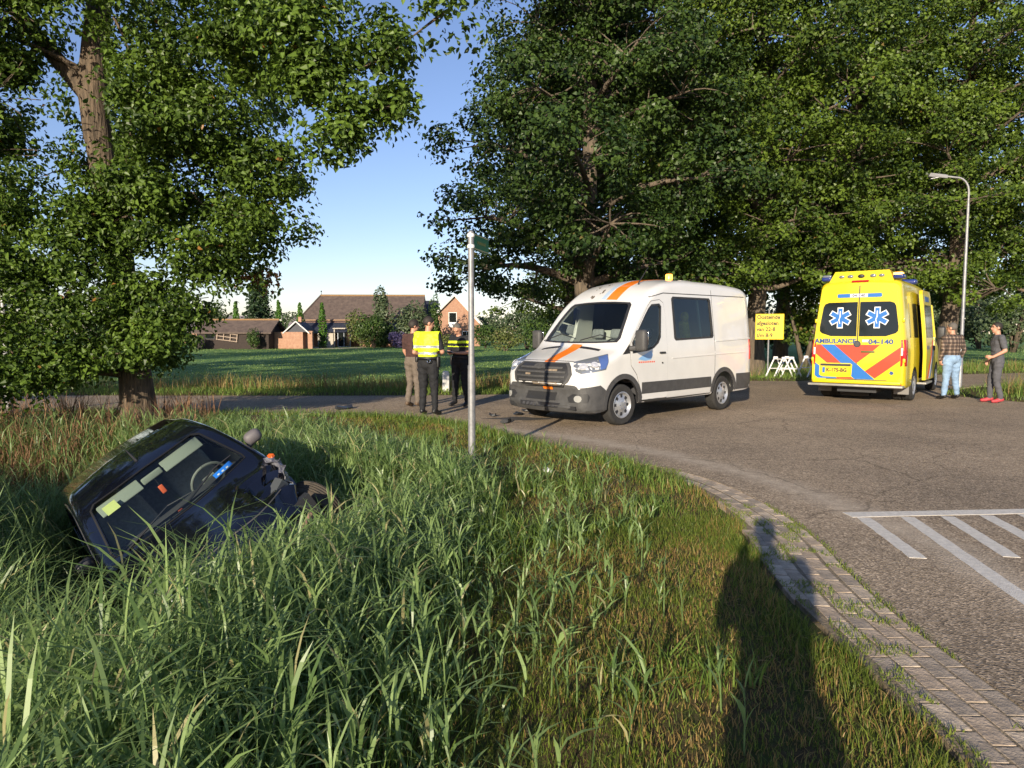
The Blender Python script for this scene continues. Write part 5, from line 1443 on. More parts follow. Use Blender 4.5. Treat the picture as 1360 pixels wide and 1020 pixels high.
def belt(e, pel, b=1.0, gear=True):
    mb = MB(); c = Vector(pel) + Vector((0, 0, .09)); n = 28
    path = [c + Vector((.178 * b * math.cos(6.2832 * k / n), .138 * b * math.sin(6.2832 * k / n), 0)) for k in range(n + 1)]
    V = []; F = []
    for p in path: V += [p + Vector((0, 0, -.024)), p + Vector((0, 0, .024))]
    for k in range(n): F.append((2 * k, 2 * k + 2, 2 * k + 3, 2 * k + 1))
    o = mesh_obj('duty_belt', V, F, MATS['leather_black'], e, True); s_ = o.modifiers.new('t', 'SOLIDIFY'); s_.thickness = .014; s_.offset = 1
    if gear:
        MB().rbox(c + Vector((.20 * b, .0, -.07)), (.045, .09, .19), .015).build('holster', MATS['leather_black'], e, True)
        MB().rbox(c + Vector((-.20 * b, -.02, -.03)), (.05, .07, .10), .015).build('radio_pouch', MATS['leather_black'], e, True)
        MB().lathe([(.03, -.006), (.038, 0), (.03, .006), (.022, 0)], c + Vector((.10 * b, -.165, -.05)), 'y', 16, True).build('handcuffs', MATS['chrome'], e, True)

def gp(px, py, z=0.0):
    """where a sight line through a picture point meets the ground"""
    f = 907; p = R(PITCH); dx = (px - 680) / f; dy = -(py - 510) / f
    D_ = Vector((dx, math.cos(p) + dy * math.sin(p), -math.sin(p) + dy * math.cos(p)))
    t = (z - CAM_H) / D_.z
    return D_ * t + Vector((0, 0, CAM_H))

STAND = dict(knee=((-.105, .015, .50), (.11, .03, .50)), ankle=((-.115, -.01, .095), (.13, .01, .095)))
# officer in the high visibility vest, seen from behind, turned to the right
pose = dict(STAND, elbow=((-.26, -.03, 1.14), (.265, .05, 1.15)), wrist=((-.16, .19, 1.08), (.14, .25, 1.12)), hand=((.6, .7, .1), (-.6, .6, .2)), palm=((1, 0, -.3), (-1, 0, -.3)), face=(.75, .6, -.25), bulk=1.06)
p = gp(569, 552)
e = person('officer in yellow vest and black trousers seen from behind, back to the ditch', (p.x, p.y, 0), R(-22), pose, dict(top='police_shirt', trousers='black_cloth', shoes='leather_black'), hair=('hair_dark', .76), vest=(1.04, 1.50, ((1.10, 1.15), (1.22, 1.27))))
e.scale = (1.04,) * 3; belt(e, (0, 0, .95), 1.06)
# man beside him in worn brown trousers
pose = dict(STAND, knee=((-.10, .03, .50), (.10, .02, .50)), ankle=((-.12, -.03, .095), (.10, .03, .095)), elbow=((-.25, .02, 1.15), (.25, .03, 1.15)), wrist=((-.23, .14, .95), (.23, .15, .95)), hand=((.2, .5, -.8), (-.2, .5, -.8)), palm=((1, 0, 0), (-1, 0, 0)), face=(.5, .8, -.1), bulk=1.05)
p = gp(549, 541)
e = person('man in dark shirt and brown work trousers talking with the vest officer', (p.x, p.y, 0), R(-35), pose, dict(top='dark_red_shirt', trousers='brown_work_trousers', shoes='leather_brown'), hair=('hair_dark', .74))
e.scale = (1.02,) * 3
MB().rbox((-.235, .13, .985), (.07, .07, .03), .012).build('wrist_watch', MATS['leather_black'], e, True)
# officer writing a note, facing the camera side on
pose = dict(STAND, knee=((-.115, .03, .50), (.12, .02, .50)), ankle=((-.15, .0, .095), (.15, .0, .095)), chest=(0, .02, 1.31), neck=(0, .045, 1.49), head=(0, .11, 1.625), face=(0, .75, -.75), elbow=((-.27, .03, 1.14), (.27, .03, 1.14)), wrist=((-.06, .24, 1.13), (.10, .25, 1.11)), hand=((.8, .5, .1), (-.8, .5, .1)), palm=((0, .2, -1), (0, .1, 1)), bulk=1.08)
p = gp(612, 539.5)
e = person('officer in black uniform with yellow chest band writing in a notepad, head bowed', (p.x, p.y, 0), R(152), pose, dict(top='police_shirt', trousers='black_cloth', shoes='leather_black'), hair=('hair_grey', .5), stripes=((1.335, 1.385), (1.255, 1.275)))
belt(e, (0, 0, .95), 1.08)
NP = empty('notepad', e.matrix_world.translation, 0, 'white notepad in the hands of the writing officer', 'notepad')
NP.location = Vector((p.x, p.y, 0)) + Matrix.Rotation(R(152), 3, 'Z') @ Vector((.04, .32, 1.145)); NP.rotation_euler = (R(20), 0, R(152))
MB().box((0, 0, 0), (.12, .17, .012)).build('page_block', MATS['white_film'], NP)
MB().box((0, 0, -.011), (.13, .18, .006)).build('cover', MATS['leather_black'], NP)
# two men beside the ambulance
pose = dict(STAND, knee=((-.12, .02, .50), (.13, .02, .50)), ankle=((-.19, -.01, .095), (.19, .01, .095)), elbow=((-.29, -.04, 1.15), (.29, -.04, 1.15)), wrist=((-.26, .05, .93), (.26, .05, .93)), face=(-.4, .9, 0), bulk=1.16)
p = gp(1262, 530.5)
e = person('sturdy man in plaid shirt and light blue jeans standing beside the ambulance', (p.x, p.y, 0), R(12), pose, dict(top='plaid', trousers='denim', shoes='leather_black', sleeve='long'), hair=('hair_grey', .74))
pose = dict(STAND, knee=((-.09, .03, .50), (.09, .08, .50)), ankle=((-.10, -.06, .095), (.10, .08, .095)), elbow=((-.25, -.06, 1.16), (.25, -.04, 1.15)), wrist=((-.22, .16, 1.02), (.21, .10, .95)), hand=((.2, .8, .1), (0, .4, -.9)), face=(-.1, 1, 0), bulk=1.0)
p = gp(1322, 535)
e = person('man in grey work clothes and red shoes standing across from the jeans wearer', (p.x, p.y, 0), R(72), pose, dict(top='grey_cloth', trousers='grey_cloth', shoes='red_shoe'), hair=('hair_dark', .74))
# the photographer, whose shadow lies across the verge
pose = dict(STAND, elbow=((-.235, .10, 1.20), (.235, .10, 1.20)), wrist=((-.10, .19, 1.50), (.10, .19, 1.50)), hand=((.3, .4, .8), (-.3, .4, .8)), face=(0, 1, 0), bulk=1.12)
e = person('photographer in dark clothes standing on the verge, shadow stretching over the grass to the bricks', (.03, -.36, gz(.03, -.36)), 0, pose, dict(top='black_cloth', trousers='black_cloth', shoes='leather_black', sleeve='long'), vox=.016, hair=('hair_dark', .58))

# ------------------------------------------------------------------ street furniture
M_GALV = mat('galvanised', (.25, .25, .255), .5, .4, var=.22, vscale=14)
M_WHITE = mat('white_paint', (.72, .71, .68), .5, var=.08, vscale=10)
px_, py_ = -.49, 8.25
e = empty('street_name_sign', (px_, py_, gz(px_, py_) - .02), 0, 'grey post with green street name plate standing in the verge grass', 'street sign')
MB().tube([(0, 0, 0), (0, 0, 1.25)], .045, 16).build('post_foot', M_GALV, e, True)
MB().tube([(0, 0, 1.25), (0, 0, 2.84)], .036, 16).build('post', M_GALV, e, True)
MB().tube([(0, 0, 2.84), (0, 0, 2.855)], [.037, .02], 16).build('post_cap', M_GALV, e, True)
q_ = Matrix.Rotation(R(73), 3, 'Z')
sg = MB().rbox(q_ @ Vector((.34, 0, 2.74)), (.56, .022, .20), .004, rot=q_).build('name_plate', mat('sign_green', (.006, .16, .075), .4), e)
for z_ in (2.655, 2.825): MB().box(q_ @ Vector((.34, -.0125, z_)), (.52, .004, .010), q_).build('plate_border', mat('sign_cream', (.6, .5, .25), .5), sg)
MB().box(q_ @ Vector((.34, -.0125, 2.74)), (.30, .003, .035), q_).build('worn_name', mat('sign_ochre', (.17, .20, .045), .6), sg)
for z_ in (2.67, 2.80): MB().lathe([(.042, -.02), (.046, 0), (.042, .02)], (0, 0, z_), 'z', 16).build('clamp', M_WHITE, e, True)

def lamp(loc, rz, label):
    e = empty('street_lamp', loc, rz, label, 'street lamp', 'curved grey street lamps')
    MB().tube([(0, 0, -.1), (0, 0, 1.1), (0, 0, 1.12), (0, 0, 5.25)], [.065, .062, .050, .036], 14).build('post', M_GALV, e, True)
    path = [(0, 0, 5.25)] + [(-.32 + .32 * math.cos(R(a)), 0, 5.55 + .42 * math.sin(R(a))) for a in range(0, 81, 10)] + [(-.60, 0, 6.02)]
    MB().tube(path, .029, 12).build('arm', M_GALV, e, True)
    hd = MB().add([(-.78, -.05, 5.86), (-.78, .05, 5.86), (-.78, .05, 5.77), (-.78, -.05, 5.77), (-1.22, -.09, 5.93), (-1.22, .09, 5.93), (-1.26, .07, 5.84), (-1.26, -.07, 5.84)],
                  [(0, 1, 2, 3), (4, 7, 6, 5), (0, 4, 5, 1), (1, 5, 6, 2), (2, 6, 7, 3), (3, 7, 4, 0)]).build('lamp_head', mat('lamp_grey', (.22, .22, .23), .5, .3), e)
    MB().box((-1.03, 0, 5.80), (.34, .11, .012), (0, R(-9), 0)).build('lamp_glass', MATS['white_film'], hd)
    hd.location = (.22, 0, .19)
    return e
lamp((12.75, 19.4, gz(12.75, 19.4)), R(-14), 'tall curved street lamp behind the two men beside the ambulance')
lamp((-9.56, 12.9, gz(-9.56, 12.9)), R(100), 'pale lamp post half hidden by oak leaves at the side road')

e = empty('notice_sign', (9.55, 25.4, gz(9.55, 25.4) - .02), R(-14), 'yellow road closure notice on a thin grey post beside the closed road', 'notice sign')
MB().tube([(-.02, .04, 0), (-.02, .04, 2.55)], .03, 10).build('post', M_GALV, e, True)
sb = MB().rbox((.0, 0, 1.92), (1.0, .025, .95), .008).build('panel', mat('sign_yellow', (.72, .50, .008), .5), e)
fr_ = MB(); 
for a_, b_ in (((-.49, 1.455), (.49, 1.455)), ((-.49, 2.385), (.49, 2.385)), ((-.49, 1.455), (-.49, 2.385)), ((.49, 1.455), (.49, 2.385))):
    MB().tube([(a_[0], -.015, a_[1]), (b_[0], -.015, b_[1])], .008, 6).build('panel_edge', MATS['sign_yellow'], sb)
TX = Matrix.Translation((0, -.0145, 0)) @ Matrix.Rotation(R(90), 4, 'X')
for k, t_ in enumerate(('Oosteinde', 'afgesloten', 'van 22-8', 't/m 8-9')):
    text_part('lettering', t_, .205, mat('sign_black', (.02, .016, .005), .6), Matrix.Translation((-.45, 0, 2.27 - k * .225)) @ TX, sb, align='LEFT', sx=.92)

def barrier(loc, rz, label, red):
    """folded trestle barrier: A frames with a rail"""
    e = empty('trestle_barrier', loc, rz, label, 'barrier', 'folded trestle barriers on the verge')
    for y_ in (-.28, .28):
        for s in (-1, 1):
            MB().tube([(s * .36, y_, 0), (s * .05, y_, .66)], .026, 8).build('leg', M_WHITE, e, True)
        MB().rbox((0, y_, .68), (.16, .07, .09), .02).build('joint', M_WHITE, e, True)
        MB().tube([(-.22, y_, .30), (.22, y_, .30)], .016, 6).build('brace', M_WHITE, e, True)
    MB().tube([(-.05, -.3, .64), (-.05, .3, .64)], .022, 8).build('rail', M_WHITE, e, True)
    if red:
        for x_, z_ in ((.02, .62), (-.05, .28)):
            MB().rbox((x_, -.33, z_), (.22, .04, .22), .02).build('red_reflector', MATS['reflex_red'], e, True)
    return e
barrier((9.45, 24.1, gz(9.45, 24.1)), R(8), 'white trestle barrier nearest the yellow notice sign', False)
barrier((9.85, 24.25, gz(9.85, 24.25)), R(-6), 'middle white trestle barrier of the three on the verge', False)
barrier((10.5, 23.95, gz(10.5, 23.95)), R(14), 'white trestle barrier with red plates half hidden by the ambulance', True)

e = empty('marker_post', (-1.74, 17.9, gz(-1.74, 17.9) - .03), R(10), 'short white marker post in the verge behind the officers', 'post')
MB().rbox((0, 0, .24), (.18, .12, .56), .03).build('shaft', M_WHITE, e, True)
MB().rbox((0, 0, .53), (.15, .10, .06), .025).build('cap', M_WHITE, e, True)

# debris
mat('debris_black', (.02, .02, .022), .5)
def shard(x, y, s, seed, label, m, z=0.0):
    r = np.random.RandomState(seed); n = 7
    A = [(math.cos(k / n * 6.283) * s * r.uniform(.5, 1.2), math.sin(k / n * 6.283) * s * .45 * r.uniform(.5, 1.2)) for k in range(n)]
    V = [(a, b, .004 + r.uniform(0, .035)) for a, b in A] + [(a * .9, b * .9, .03 + r.uniform(.0, .05)) for a, b in A]
    F = [tuple(range(n))[::-1], tuple(range(n, 2 * n))] + [(k, (k + 1) % n, n + (k + 1) % n, n + k) for k in range(n)]
    o = MB().add(V, F).build('debris_piece', m); o.location = (x, y, z); o.rotation_euler = (0, 0, r.uniform(0, 6))
    return tag(o, label, 'debris', 'broken parts lying on the road')
shard(*gp(456, 543)[:2], .34, 1, 'dark broken panel lying on the side road near the grass', MATS['debris_black'])
shard(*gp(688, 551)[:2], .26, 2, 'long black plastic shard under the front bumper of the van', MATS['debris_black'])
shard(*gp(655, 553)[:2], .14, 3, 'small black plastic shard on the road before the van', MATS['debris_black'])
shard(*gp(673, 561)[:2], .20, 4, 'flat grey shard between the van and the verge', MATS['grey_plastic'])
shard(*gp(700, 547)[:2], .16, 5, 'curved black shard by the front tyre of the van', MATS['debris_black'])
o = shard(.40, 7.45, .07, 6, 'scrap of white litter in the short verge grass', MATS['white_film'], gz(.40, 7.45) + .04)
rs_ = np.random.RandomState(40)
o = sheet('damp_stain', [(lambda c, k: (c.x + (.55 + .18 * math.sin(k * 2.1)) * math.cos(k * .4488), c.y + (.22 + .06 * math.cos(k * 1.7)) * math.sin(k * .4488)))(gp(690, 556), k) for k in range(14)], .003, mat('oil_damp', (.055, .047, .04), .9, var=.4, vscale=6), road, thick=.002)

# ------------------------------------------------------------------ farm across the pasture
FZ = -.26
M_DARKWOOD = mat('dark_boards', (.030, .020, .016), .85, var=.3, vscale=5)
M_TILE = mat('brown_tile', (.070, .050, .042), .8, col2=(.13, .095, .075), vscale=2.2, bump=.8, bscale=5)
M_SLATE = mat('slate_roof', (.022, .026, .040), .6, var=.3, vscale=2)
M_BRICK = mat('red_brick_wall', (.30, .155, .10), .9, col2=(.40, .24, .16), vscale=3.5, bump=.4, bscale=14)
M_RIDGE = mat('ridge_tile', (.24, .14, .06), .8, var=.2)
def X(px, d): return (px - 680) / 907 * d
def gable_roof(mb, x0, x1, y0, y1, ze, zr, over=.3, t=.14):
    ym = (y0 + y1) / 2
    for s, ya in ((-1, y0 - over), (1, y1 + over)):
        mb.add([(x0, ya, ze), (x1, ya, ze), (x1, ym, zr), (x0, ym, zr), (x0, ya, ze - t), (x1, ya, ze - t), (x1, ym, zr - t), (x0, ym, zr - t)],
               [(0, 1, 2, 3), (4, 7, 6, 5), (0, 4, 5, 1), (1, 5, 6, 2), (2, 6, 7, 3), (3, 7, 4, 0)])
def window(parent, x, y, z, w, h, fm, gm, bars=0):
    f = MB().box((x, y, z), (w, .06, h)).build('window', fm, parent)
    MB().box((x, y - .035, z), (w - .16, .02, h - .16)).build('pane', gm, f)
    for k in range(bars): MB().box((x - w / 2 + w * (k + 1) / (bars + 1), y - .05, z), (.05, .02, h - .1)).build('glazing_bar', fm, f)
    return f
# dark wooden shed, 75 m off
d = 75; e = empty('wooden_shed', (X(262, d), d, FZ), R(-4), 'low dark wooden shed with brown tiled roof across the pasture', 'shed')
wl_ = 8.1; MB().box((wl_ / 2, 2.0, 1.0), (wl_, 4.0, 2.0)).add([(wl_, 0, 2.0), (wl_, 4, 2.0), (wl_, 2, 3.1), (0, 0, 2.0), (0, 4, 2.0), (0, 2, 3.1)], [(0, 1, 2), (3, 5, 4), (0, 2, 5, 3), (1, 4, 5, 2)]).build('wall', M_DARKWOOD, e)
mb = MB(); gable_roof(mb, -.5, wl_ + .4, 0, 4, 1.85, 3.25); rf = mb.build('roof', M_TILE, e)
MB().tube([(-.5, 2, 3.27), (wl_ + .4, 2, 3.27)], .11, 8).build('ridge', M_RIDGE, rf)
window(e, 1.55, -.02, 1.45, 1.0, .7, MATS['dark_interior'], MATS['dark_glass'])
MB().box((.55, -.04, 1.0), (.9, .05, 1.9)).build('door', mat('shed_door', (.018, .013, .012), .8), e)
ld = bpy.data.objects.new('trellis', None); link(ld, e); ld.location = (3.5, -.12, 1.35); ld.rotation_euler = (0, R(7), 0)
M_LATH = mat('pale_lath', (.34, .26, .20), .8)
for k in range(3): MB().box((0, 0, -.38 + k * .38), (2.4, .05, .075)).build('rail', M_LATH, ld)
for k in range(4): MB().box((-1.12 + k * .75, -.03, 0), (.08, .05, .86)).build('upright', M_LATH, ld)
for k in range(2): MB().box((6.9, -.04 - k * .005, .6 + k * .7), (.5, .05, .45)).build('wall_patch', M_BRICK, e)
# brick outbuilding with blue-edged gable
d = 76; e = empty('brick_outbuilding', (X(364, d), d, FZ), R(-3), 'small brick outbuilding with white edged gable beside the wooden shed', 'outbuilding')
MB().box((1.65, 1.5, .95), (3.3, 3, 1.9)).box((1.65, -.03, .35), (3.34, .06, .5)).build('wall', M_BRICK, e)
gx = 2.55
MB().add([(gx - 1.25, .25, 1.9), (gx + 1.25, .25, 1.9), (gx, .25, 2.95), (gx - 1.25, .5, 1.9), (gx + 1.25, .5, 1.9), (gx, .5, 2.95)], [(0, 1, 2), (3, 5, 4), (0, 3, 4, 1), (1, 4, 5, 2), (2, 5, 3, 0)]).build('gable', MATS['sign_green'] if False else M_SLATE, e)
rf = MB().add([(gx - 1.5, 0, 1.75), (gx, 0, 3.05), (gx, 3.2, 3.05), (gx - 1.5, 3.2, 1.75)], [(0, 1, 2, 3)]).add([(gx + 1.5, 0, 1.75), (gx, 0, 3.05), (gx, 3.2, 3.05), (gx + 1.5, 3.2, 1.75)], [(0, 3, 2, 1)]).build('roof', M_SLATE, e)
for s in (-1, 1): MB().tube([(gx + s * 1.5, -.02, 1.75), (gx, -.02, 3.05)], .07, 6).build('verge_board', M_WHITE, rf)
MB().box((gx, 1.4, 3.3), (.35, .35, .6)).build('chimney', M_BRICK, rf)
e = empty('brick_gate_pillar', (X(408, 76), 76, FZ), 0, 'narrow brick gate pillar between outbuilding and farmhouse', 'pillar')
MB().box((.35, .25, .95), (.5, .5, 1.9)).build('shaft', M_BRICK, e); MB().rbox((.35, .25, 1.95), (.62, .62, .12), .03).build('cap', M_BRICK, e)
# the farmhouse with its great brown roof
d = 86; x0 = X(396, d); e = empty('farmhouse', (x0, d, FZ), R(2), 'long farmhouse with high brown tiled roof and low dark lean-to', 'farmhouse')
Lb = 15.5; zr = 6.75; zm = 3.45
MB().box((Lb / 2, 5.5, 1.6), (Lb, 9.0, 3.2)).build('wall', M_BRICK, e)
MB().add([(-.2, 1.0, zm), (Lb, 1.0, zm), (Lb, 5.2, zr), (1.7, 5.2, zr), (-.2, 10.4, zm), (Lb, 10.4, zm)], [(0, 1, 2, 3), (4, 3, 2, 5), (0, 3, 4), (1, 5, 2), (0, 4, 5, 1)]).build('roof', M_TILE, e)
MB().tube([(1.7, 5.2, zr), (Lb, 5.2, zr)], .14, 8).build('ridge', M_RIDGE, e); MB().tube([(-.2, 1.0, zm), (1.7, 5.2, zr)], .10, 8).build('hip_ridge', M_TILE, e)
MB().tube([(1.8, 5.2, zr), (1.8, 5.2, zr + .55)], .03, 6).sphere((1.8, 5.2, zr + .55), .10, 8, 6).build('weather_vane', MATS['debris_black'], e)
MB().add([(.2, -.9, 1.85), (Lb, -.9, 1.85), (Lb, 1.3, 3.35), (.2, 1.3, 3.35), (.2, 1.3, 1.8), (Lb, 1.3, 1.8)], [(0, 1, 2, 3), (0, 3, 4), (1, 5, 2), (0, 4, 5, 1)]).build('lean_to_roof', M_SLATE, e)
MB().box((Lb / 2, .98, 3.42), (Lb + .2, .12, .12)).build('eave_board', mat('eave_tan', (.32, .2, .12), .8), e)
MB().box((3.6, -.55, .95), (1.9, .1, 1.8)).build('shutter_wall', mat('pale_board', (.40, .36, .30), .8), e)
window(e, 5.9, -.62, 1.0, 1.6, 1.9, mat('blue_white_frame', (.40, .44, .50), .6), MATS['dark_glass'], 1)
for xx in (1.4, 8.4, 10.6): window(e, xx, -.02 + 1.0 - .95, 1.25, 1.1, 1.2, M_WHITE, MATS['dark_glass'], 1)
MB().box((4.75, -.75, 1.2), (.14, .14, 2.3)).build('porch_post', MATS['pale_board'], e); MB().box((6.2, -.85, 2.35), (3.2, .3, .14)).build('porch_beam', MATS['pale_board'], e)
# brick house with white gable boards
d = 92; e = empty('brick_house', (X(604, d), d, FZ), R(6), 'red brick house with white edged gable behind the writing officer', 'house')
MB().add([(-2.2, 0, 0), (3.4, 0, 0), (3.4, 0, 3.0), (-.0, 0, 6.7), (-2.2, 0, 4.6), (-2.2, 9, 0), (3.4, 9, 0), (3.4, 9, 3.0), (0, 9, 6.7), (-2.2, 9, 4.6)],
         [(0, 1, 2, 3, 4), (5, 9, 8, 7, 6), (0, 4, 9, 5), (1, 6, 7, 2), (2, 7, 8, 3), (3, 8, 9, 4)]).build('wall', M_BRICK, e)
rf = MB().add([(-2.5, -.25, 4.35), (0, -.25, 6.85), (0, 9.2, 6.85), (-2.5, 9.2, 4.35)], [(0, 1, 2, 3)]).add([(3.75, -.25, 2.75), (0, -.25, 6.87), (0, 9.2, 6.87), (3.75, 9.2, 2.75)], [(0, 3, 2, 1)]).build('roof', M_SLATE, e)
MB().tube([(-2.5, -.3, 4.35), (0, -.3, 6.85)], .17, 6).build('gable_board', M_WHITE, rf); MB().tube([(3.75, -.3, 2.75), (0, -.3, 6.87)], .17, 6).build('gable_board', M_WHITE, rf)
MB().add([(-8.2, 1.5, 3.2), (-2.1, 1.5, 3.2), (-2.1, 4.5, 6.3), (-8.2, 4.5, 6.3), (-8.2, 7.5, 3.2), (-2.1, 7.5, 3.2)], [(0, 1, 2, 3), (3, 2, 5, 4), (0, 3, 4), (1, 5, 2)]).build('side_roof', M_SLATE, e)
MB().box((-5.1, 4.5, 1.65), (6.0, 5.6, 3.3)).build('side_wall', M_BRICK, e)
w_ = window(e, -.25, -.02, 3.55, 1.1, 2.0, M_WHITE, MATS['dark_glass']); MB().box((-.25, -.06, 2.9), (1.0, .02, .65)).build('blind', M_WHITE, w_)
window(e, 1.6, -.02, 1.4, 1.2, 1.3, M_WHITE, MATS['dark_glass'], 1)
# far roofs
d = 118
for a, b, z_, lab in ((225, 330, 3.9, 'long grey barn roof far behind the wooden shed'), (374, 398, 4.1, 'grey barn roof glimpsed between cypress and farmhouse')):
    e = empty('far_barn', (X(a, d), d + (4 if a > 300 else 0), FZ), 0, lab, 'barn')
    w = X(b, d) - X(a, d); MB().box((w / 2, 3, 1.1), (w, 6, 2.2)).build('wall', M_BRICK, e)
    mb = MB(); gable_roof(mb, -.3, w + .3, 0, 6, 2.1, z_ + .9); mb.build('roof', mat('far_tile', (.16, .14, .15), .8, var=.2, vscale=1), e)
# gravel yard before the farmhouse
tag(sheet('farm_yard', [(X(412, 78), 76.8), (X(478, 78), 76.2), (X(490, 84), 84), (X(400, 84), 84.5)], FZ + .05, mat('yard_gravel', (.30, .25, .21), .9, var=.2, vscale=1.5), None, .06), kind='structure')

# ------------------------------------------------------------------ garden and distant planting
rs = np.random.RandomState(77)
for k, (px, top, base, dd, lab) in enumerate(((315, 403, 465, 79, 'columnar cypress behind the roof of the wooden shed'), (372, 401, 463, 80, 'columnar cypress between conifer and brick outbuilding'), (400, 404, 463, 81, 'columnar cypress before the left end of the farmhouse roof'), (429, 404, 463, 80, 'columnar cypress standing alone before the farmhouse lean-to'))):
    hgt = (442 - top) / 907 * dd + CAM_H - FZ
    bush('columnar_cypress', (X(px, dd), dd, FZ), (.50, .50, hgt / 2), lab, M_CYPRESS, rs, 1500, .20, KITE, 'cypress', 'columnar cypresses at the farm', lob=9, spike=True)
# conifer with drooping tiers
dd = 84; e = empty('spruce_tree', (X(346, dd), dd, FZ), 0, 'tall dark spruce with drooping branches behind the wooden shed', 'conifer')
P = []; N = []
for k in range(90):
    z = 2.2 + 7.6 * (k / 90) ** .9; rad = max(.25, 3.0 * (1 - (z - 1.0) / 9.6)) * rs.uniform(.65, 1.1); a = k * 2.399
    m_ = 60; t = rs.uniform(.15, 1, m_)
    P.append(np.stack([rad * t * math.cos(a) + rs.normal(size=m_) * .16, rad * t * math.sin(a) + rs.normal(size=m_) * .16, z - .45 * t ** 2 * rad * .6 + rs.normal(size=m_) * .12 - .25 * rs.uniform(0, 1, m_)], 1))
    N.append(rs.normal(size=(m_, 3)) * .6 + np.array((0, 0, .6)))
link(bpy.data.objects.new('crown', leaf_mesh('crown', np.concatenate(P), np.concatenate(N), .34, KITE, [M_CONIFER], rs)), e)
MB().tube([(0, 0, 0), (0, 0, 9.6)], [.2, .04], 8).build('trunk', mat('pale_trunk', (.30, .22, .15), .9), e, True)
SH = [  # px, d, half width, half depth, half height, material, label, n, leaf
    (497, 80, 2.3, 1.8, 2.05, M_HEDGE, 'large dark rounded shrub before the farmhouse porch', 2600, .26),
    (511, 83, 1.5, 1.5, 3.9, M_FAR, 'tall pale green garden tree before the farmhouse roof', 2400, .28),
    (480, 84, 2.0, 1.5, 2.6, M_PALE, 'olive green garden tree over the farmhouse shrub', 1800, .26),
    (545, 82, 2.6, 1.6, 3.3, M_FAR, 'leafy garden tree beside the brick house roof', 2800, .28),
    (527, 79, 1.3, 1.0, 1.1, M_LILAC, 'purple flowering shrub at the edge of the pasture', 1000, .2),
    (578, 84, 1.0, 1.0, 3.3, M_HEDGE, 'slim dark tree against the brick house', 1500, .24),
    (645, 78, 1.9, 1.4, 1.6, M_HEDGE, 'round dark shrub right of the brick house', 1500, .24),
    (598, 80, 1.6, 1.0, .9, M_PALE, 'low olive shrub under the brick house window', 900, .2),
    (672, 66, 2.2, 1.5, 1.15, M_PALE, 'low yellow green bush behind the front of the van', 1500, .2),
    (700, 72, 3.2, 2.0, 2.5, M_FAR, 'grey green bushes beyond the pasture behind the van', 2600, .26),
    (655, 100, 4.5, 2.5, 2.4, M_FAR, 'hazy distant tree group right of the brick house', 2000, .34),
    (716, 58, 1.8, 1.4, 1.6, M_HEDGE, 'dark bush at the foot of the broad oak', 1500, .2),
    (258, 73, .9, .7, 1.0, M_HEDGE, 'small leafy bush at the left end of the shed', 800, .18),
    (337, 73.5, .8, .6, 1.15, M_HEDGE, 'upright dark shrub against the shed front', 900, .18),
    (285, 110, 3.0, 2.0, 3.6, M_FAR, 'hazy distant tree above the far barn', 1600, .4),
    (392, 125, 2.6, 2.0, 2.9, M_FAR, 'rounded far tree between cypress and farmhouse', 1200, .4),
    (1345, 62, 4.0, 3.0, 4.2, M_FAR, 'broad tree across the field past the street lamp', 4200, .28),
    (1300, 75, 4.0, 3.0, 4.0, M_FAR, 'distant tree across the field behind the lamp post', 3000, .34),
    (1430, 66, 4.0, 3.0, 4.5, M_FAR, 'far field tree at the end of the field hedge', 2600, .3),
    (1250, 85, 5.0, 3.0, 4.4, M_FAR, 'far tree seen between lamp post and ambulance', 2600, .4),
    (1042, 62, 3.4, 2.0, 2.6, M_FAR, 'pale bushes far behind the yellow notice', 1800, .3),
    (1095, 48, 4.0, 1.6, 1.7, M_HEDGE, 'dark undergrowth beneath the avenue behind the ambulance', 3600, .22),
    (985, 46, 3.6, 1.6, 1.6, M_HEDGE, 'dark undergrowth beneath the avenue behind the notice sign', 3400, .22),
    (880, 44, 4.2, 1.6, 1.9, M_HEDGE, 'dark undergrowth beneath the avenue behind the van roof', 3600, .22),
    (780, 46, 4.2, 1.6, 2.2, M_HEDGE, 'dark undergrowth beneath the avenue behind the windscreen of the van', 3600, .22),
    (1068, 33, 2.0, 1.3, 2.4, M_LEAF2, 'leafy young growth at the oak trunk left of the ambulance', 2600, .17),
    (1180, 36, 3.0, 1.2, 1.6, M_LEAF2, 'leafy undergrowth straight behind the ambulance', 2600, .18),
    (20, 60, 6.0, 3.0, 2.6, M_HEDGE, 'dark thicket across the pasture left of the large oak', 3600, .26),
    (130, 72, 6.0, 3.0, 2.4, M_HEDGE, 'thicket across the pasture behind the large oak trunk', 3400, .26),
    (225, 76, 2.6, 2.0, 2.0, M_HEDGE, 'dark hedge beside the wooden shed', 1800, .24)]
for px, dd, hx, hy, hz, m_, lab, n_, lf in SH:
    bush('tree' if hz > 2.4 else 'shrub', (X(px, dd), dd, gz(X(px, dd), dd) - .05), (hx, hy, hz), lab, m_, rs, n_, lf, KITE, 'tree' if hz > 2.4 else 'shrub', parts=('crown', 'trunk') if hz > 2.4 else ('foliage', 'stem'), lob=9)
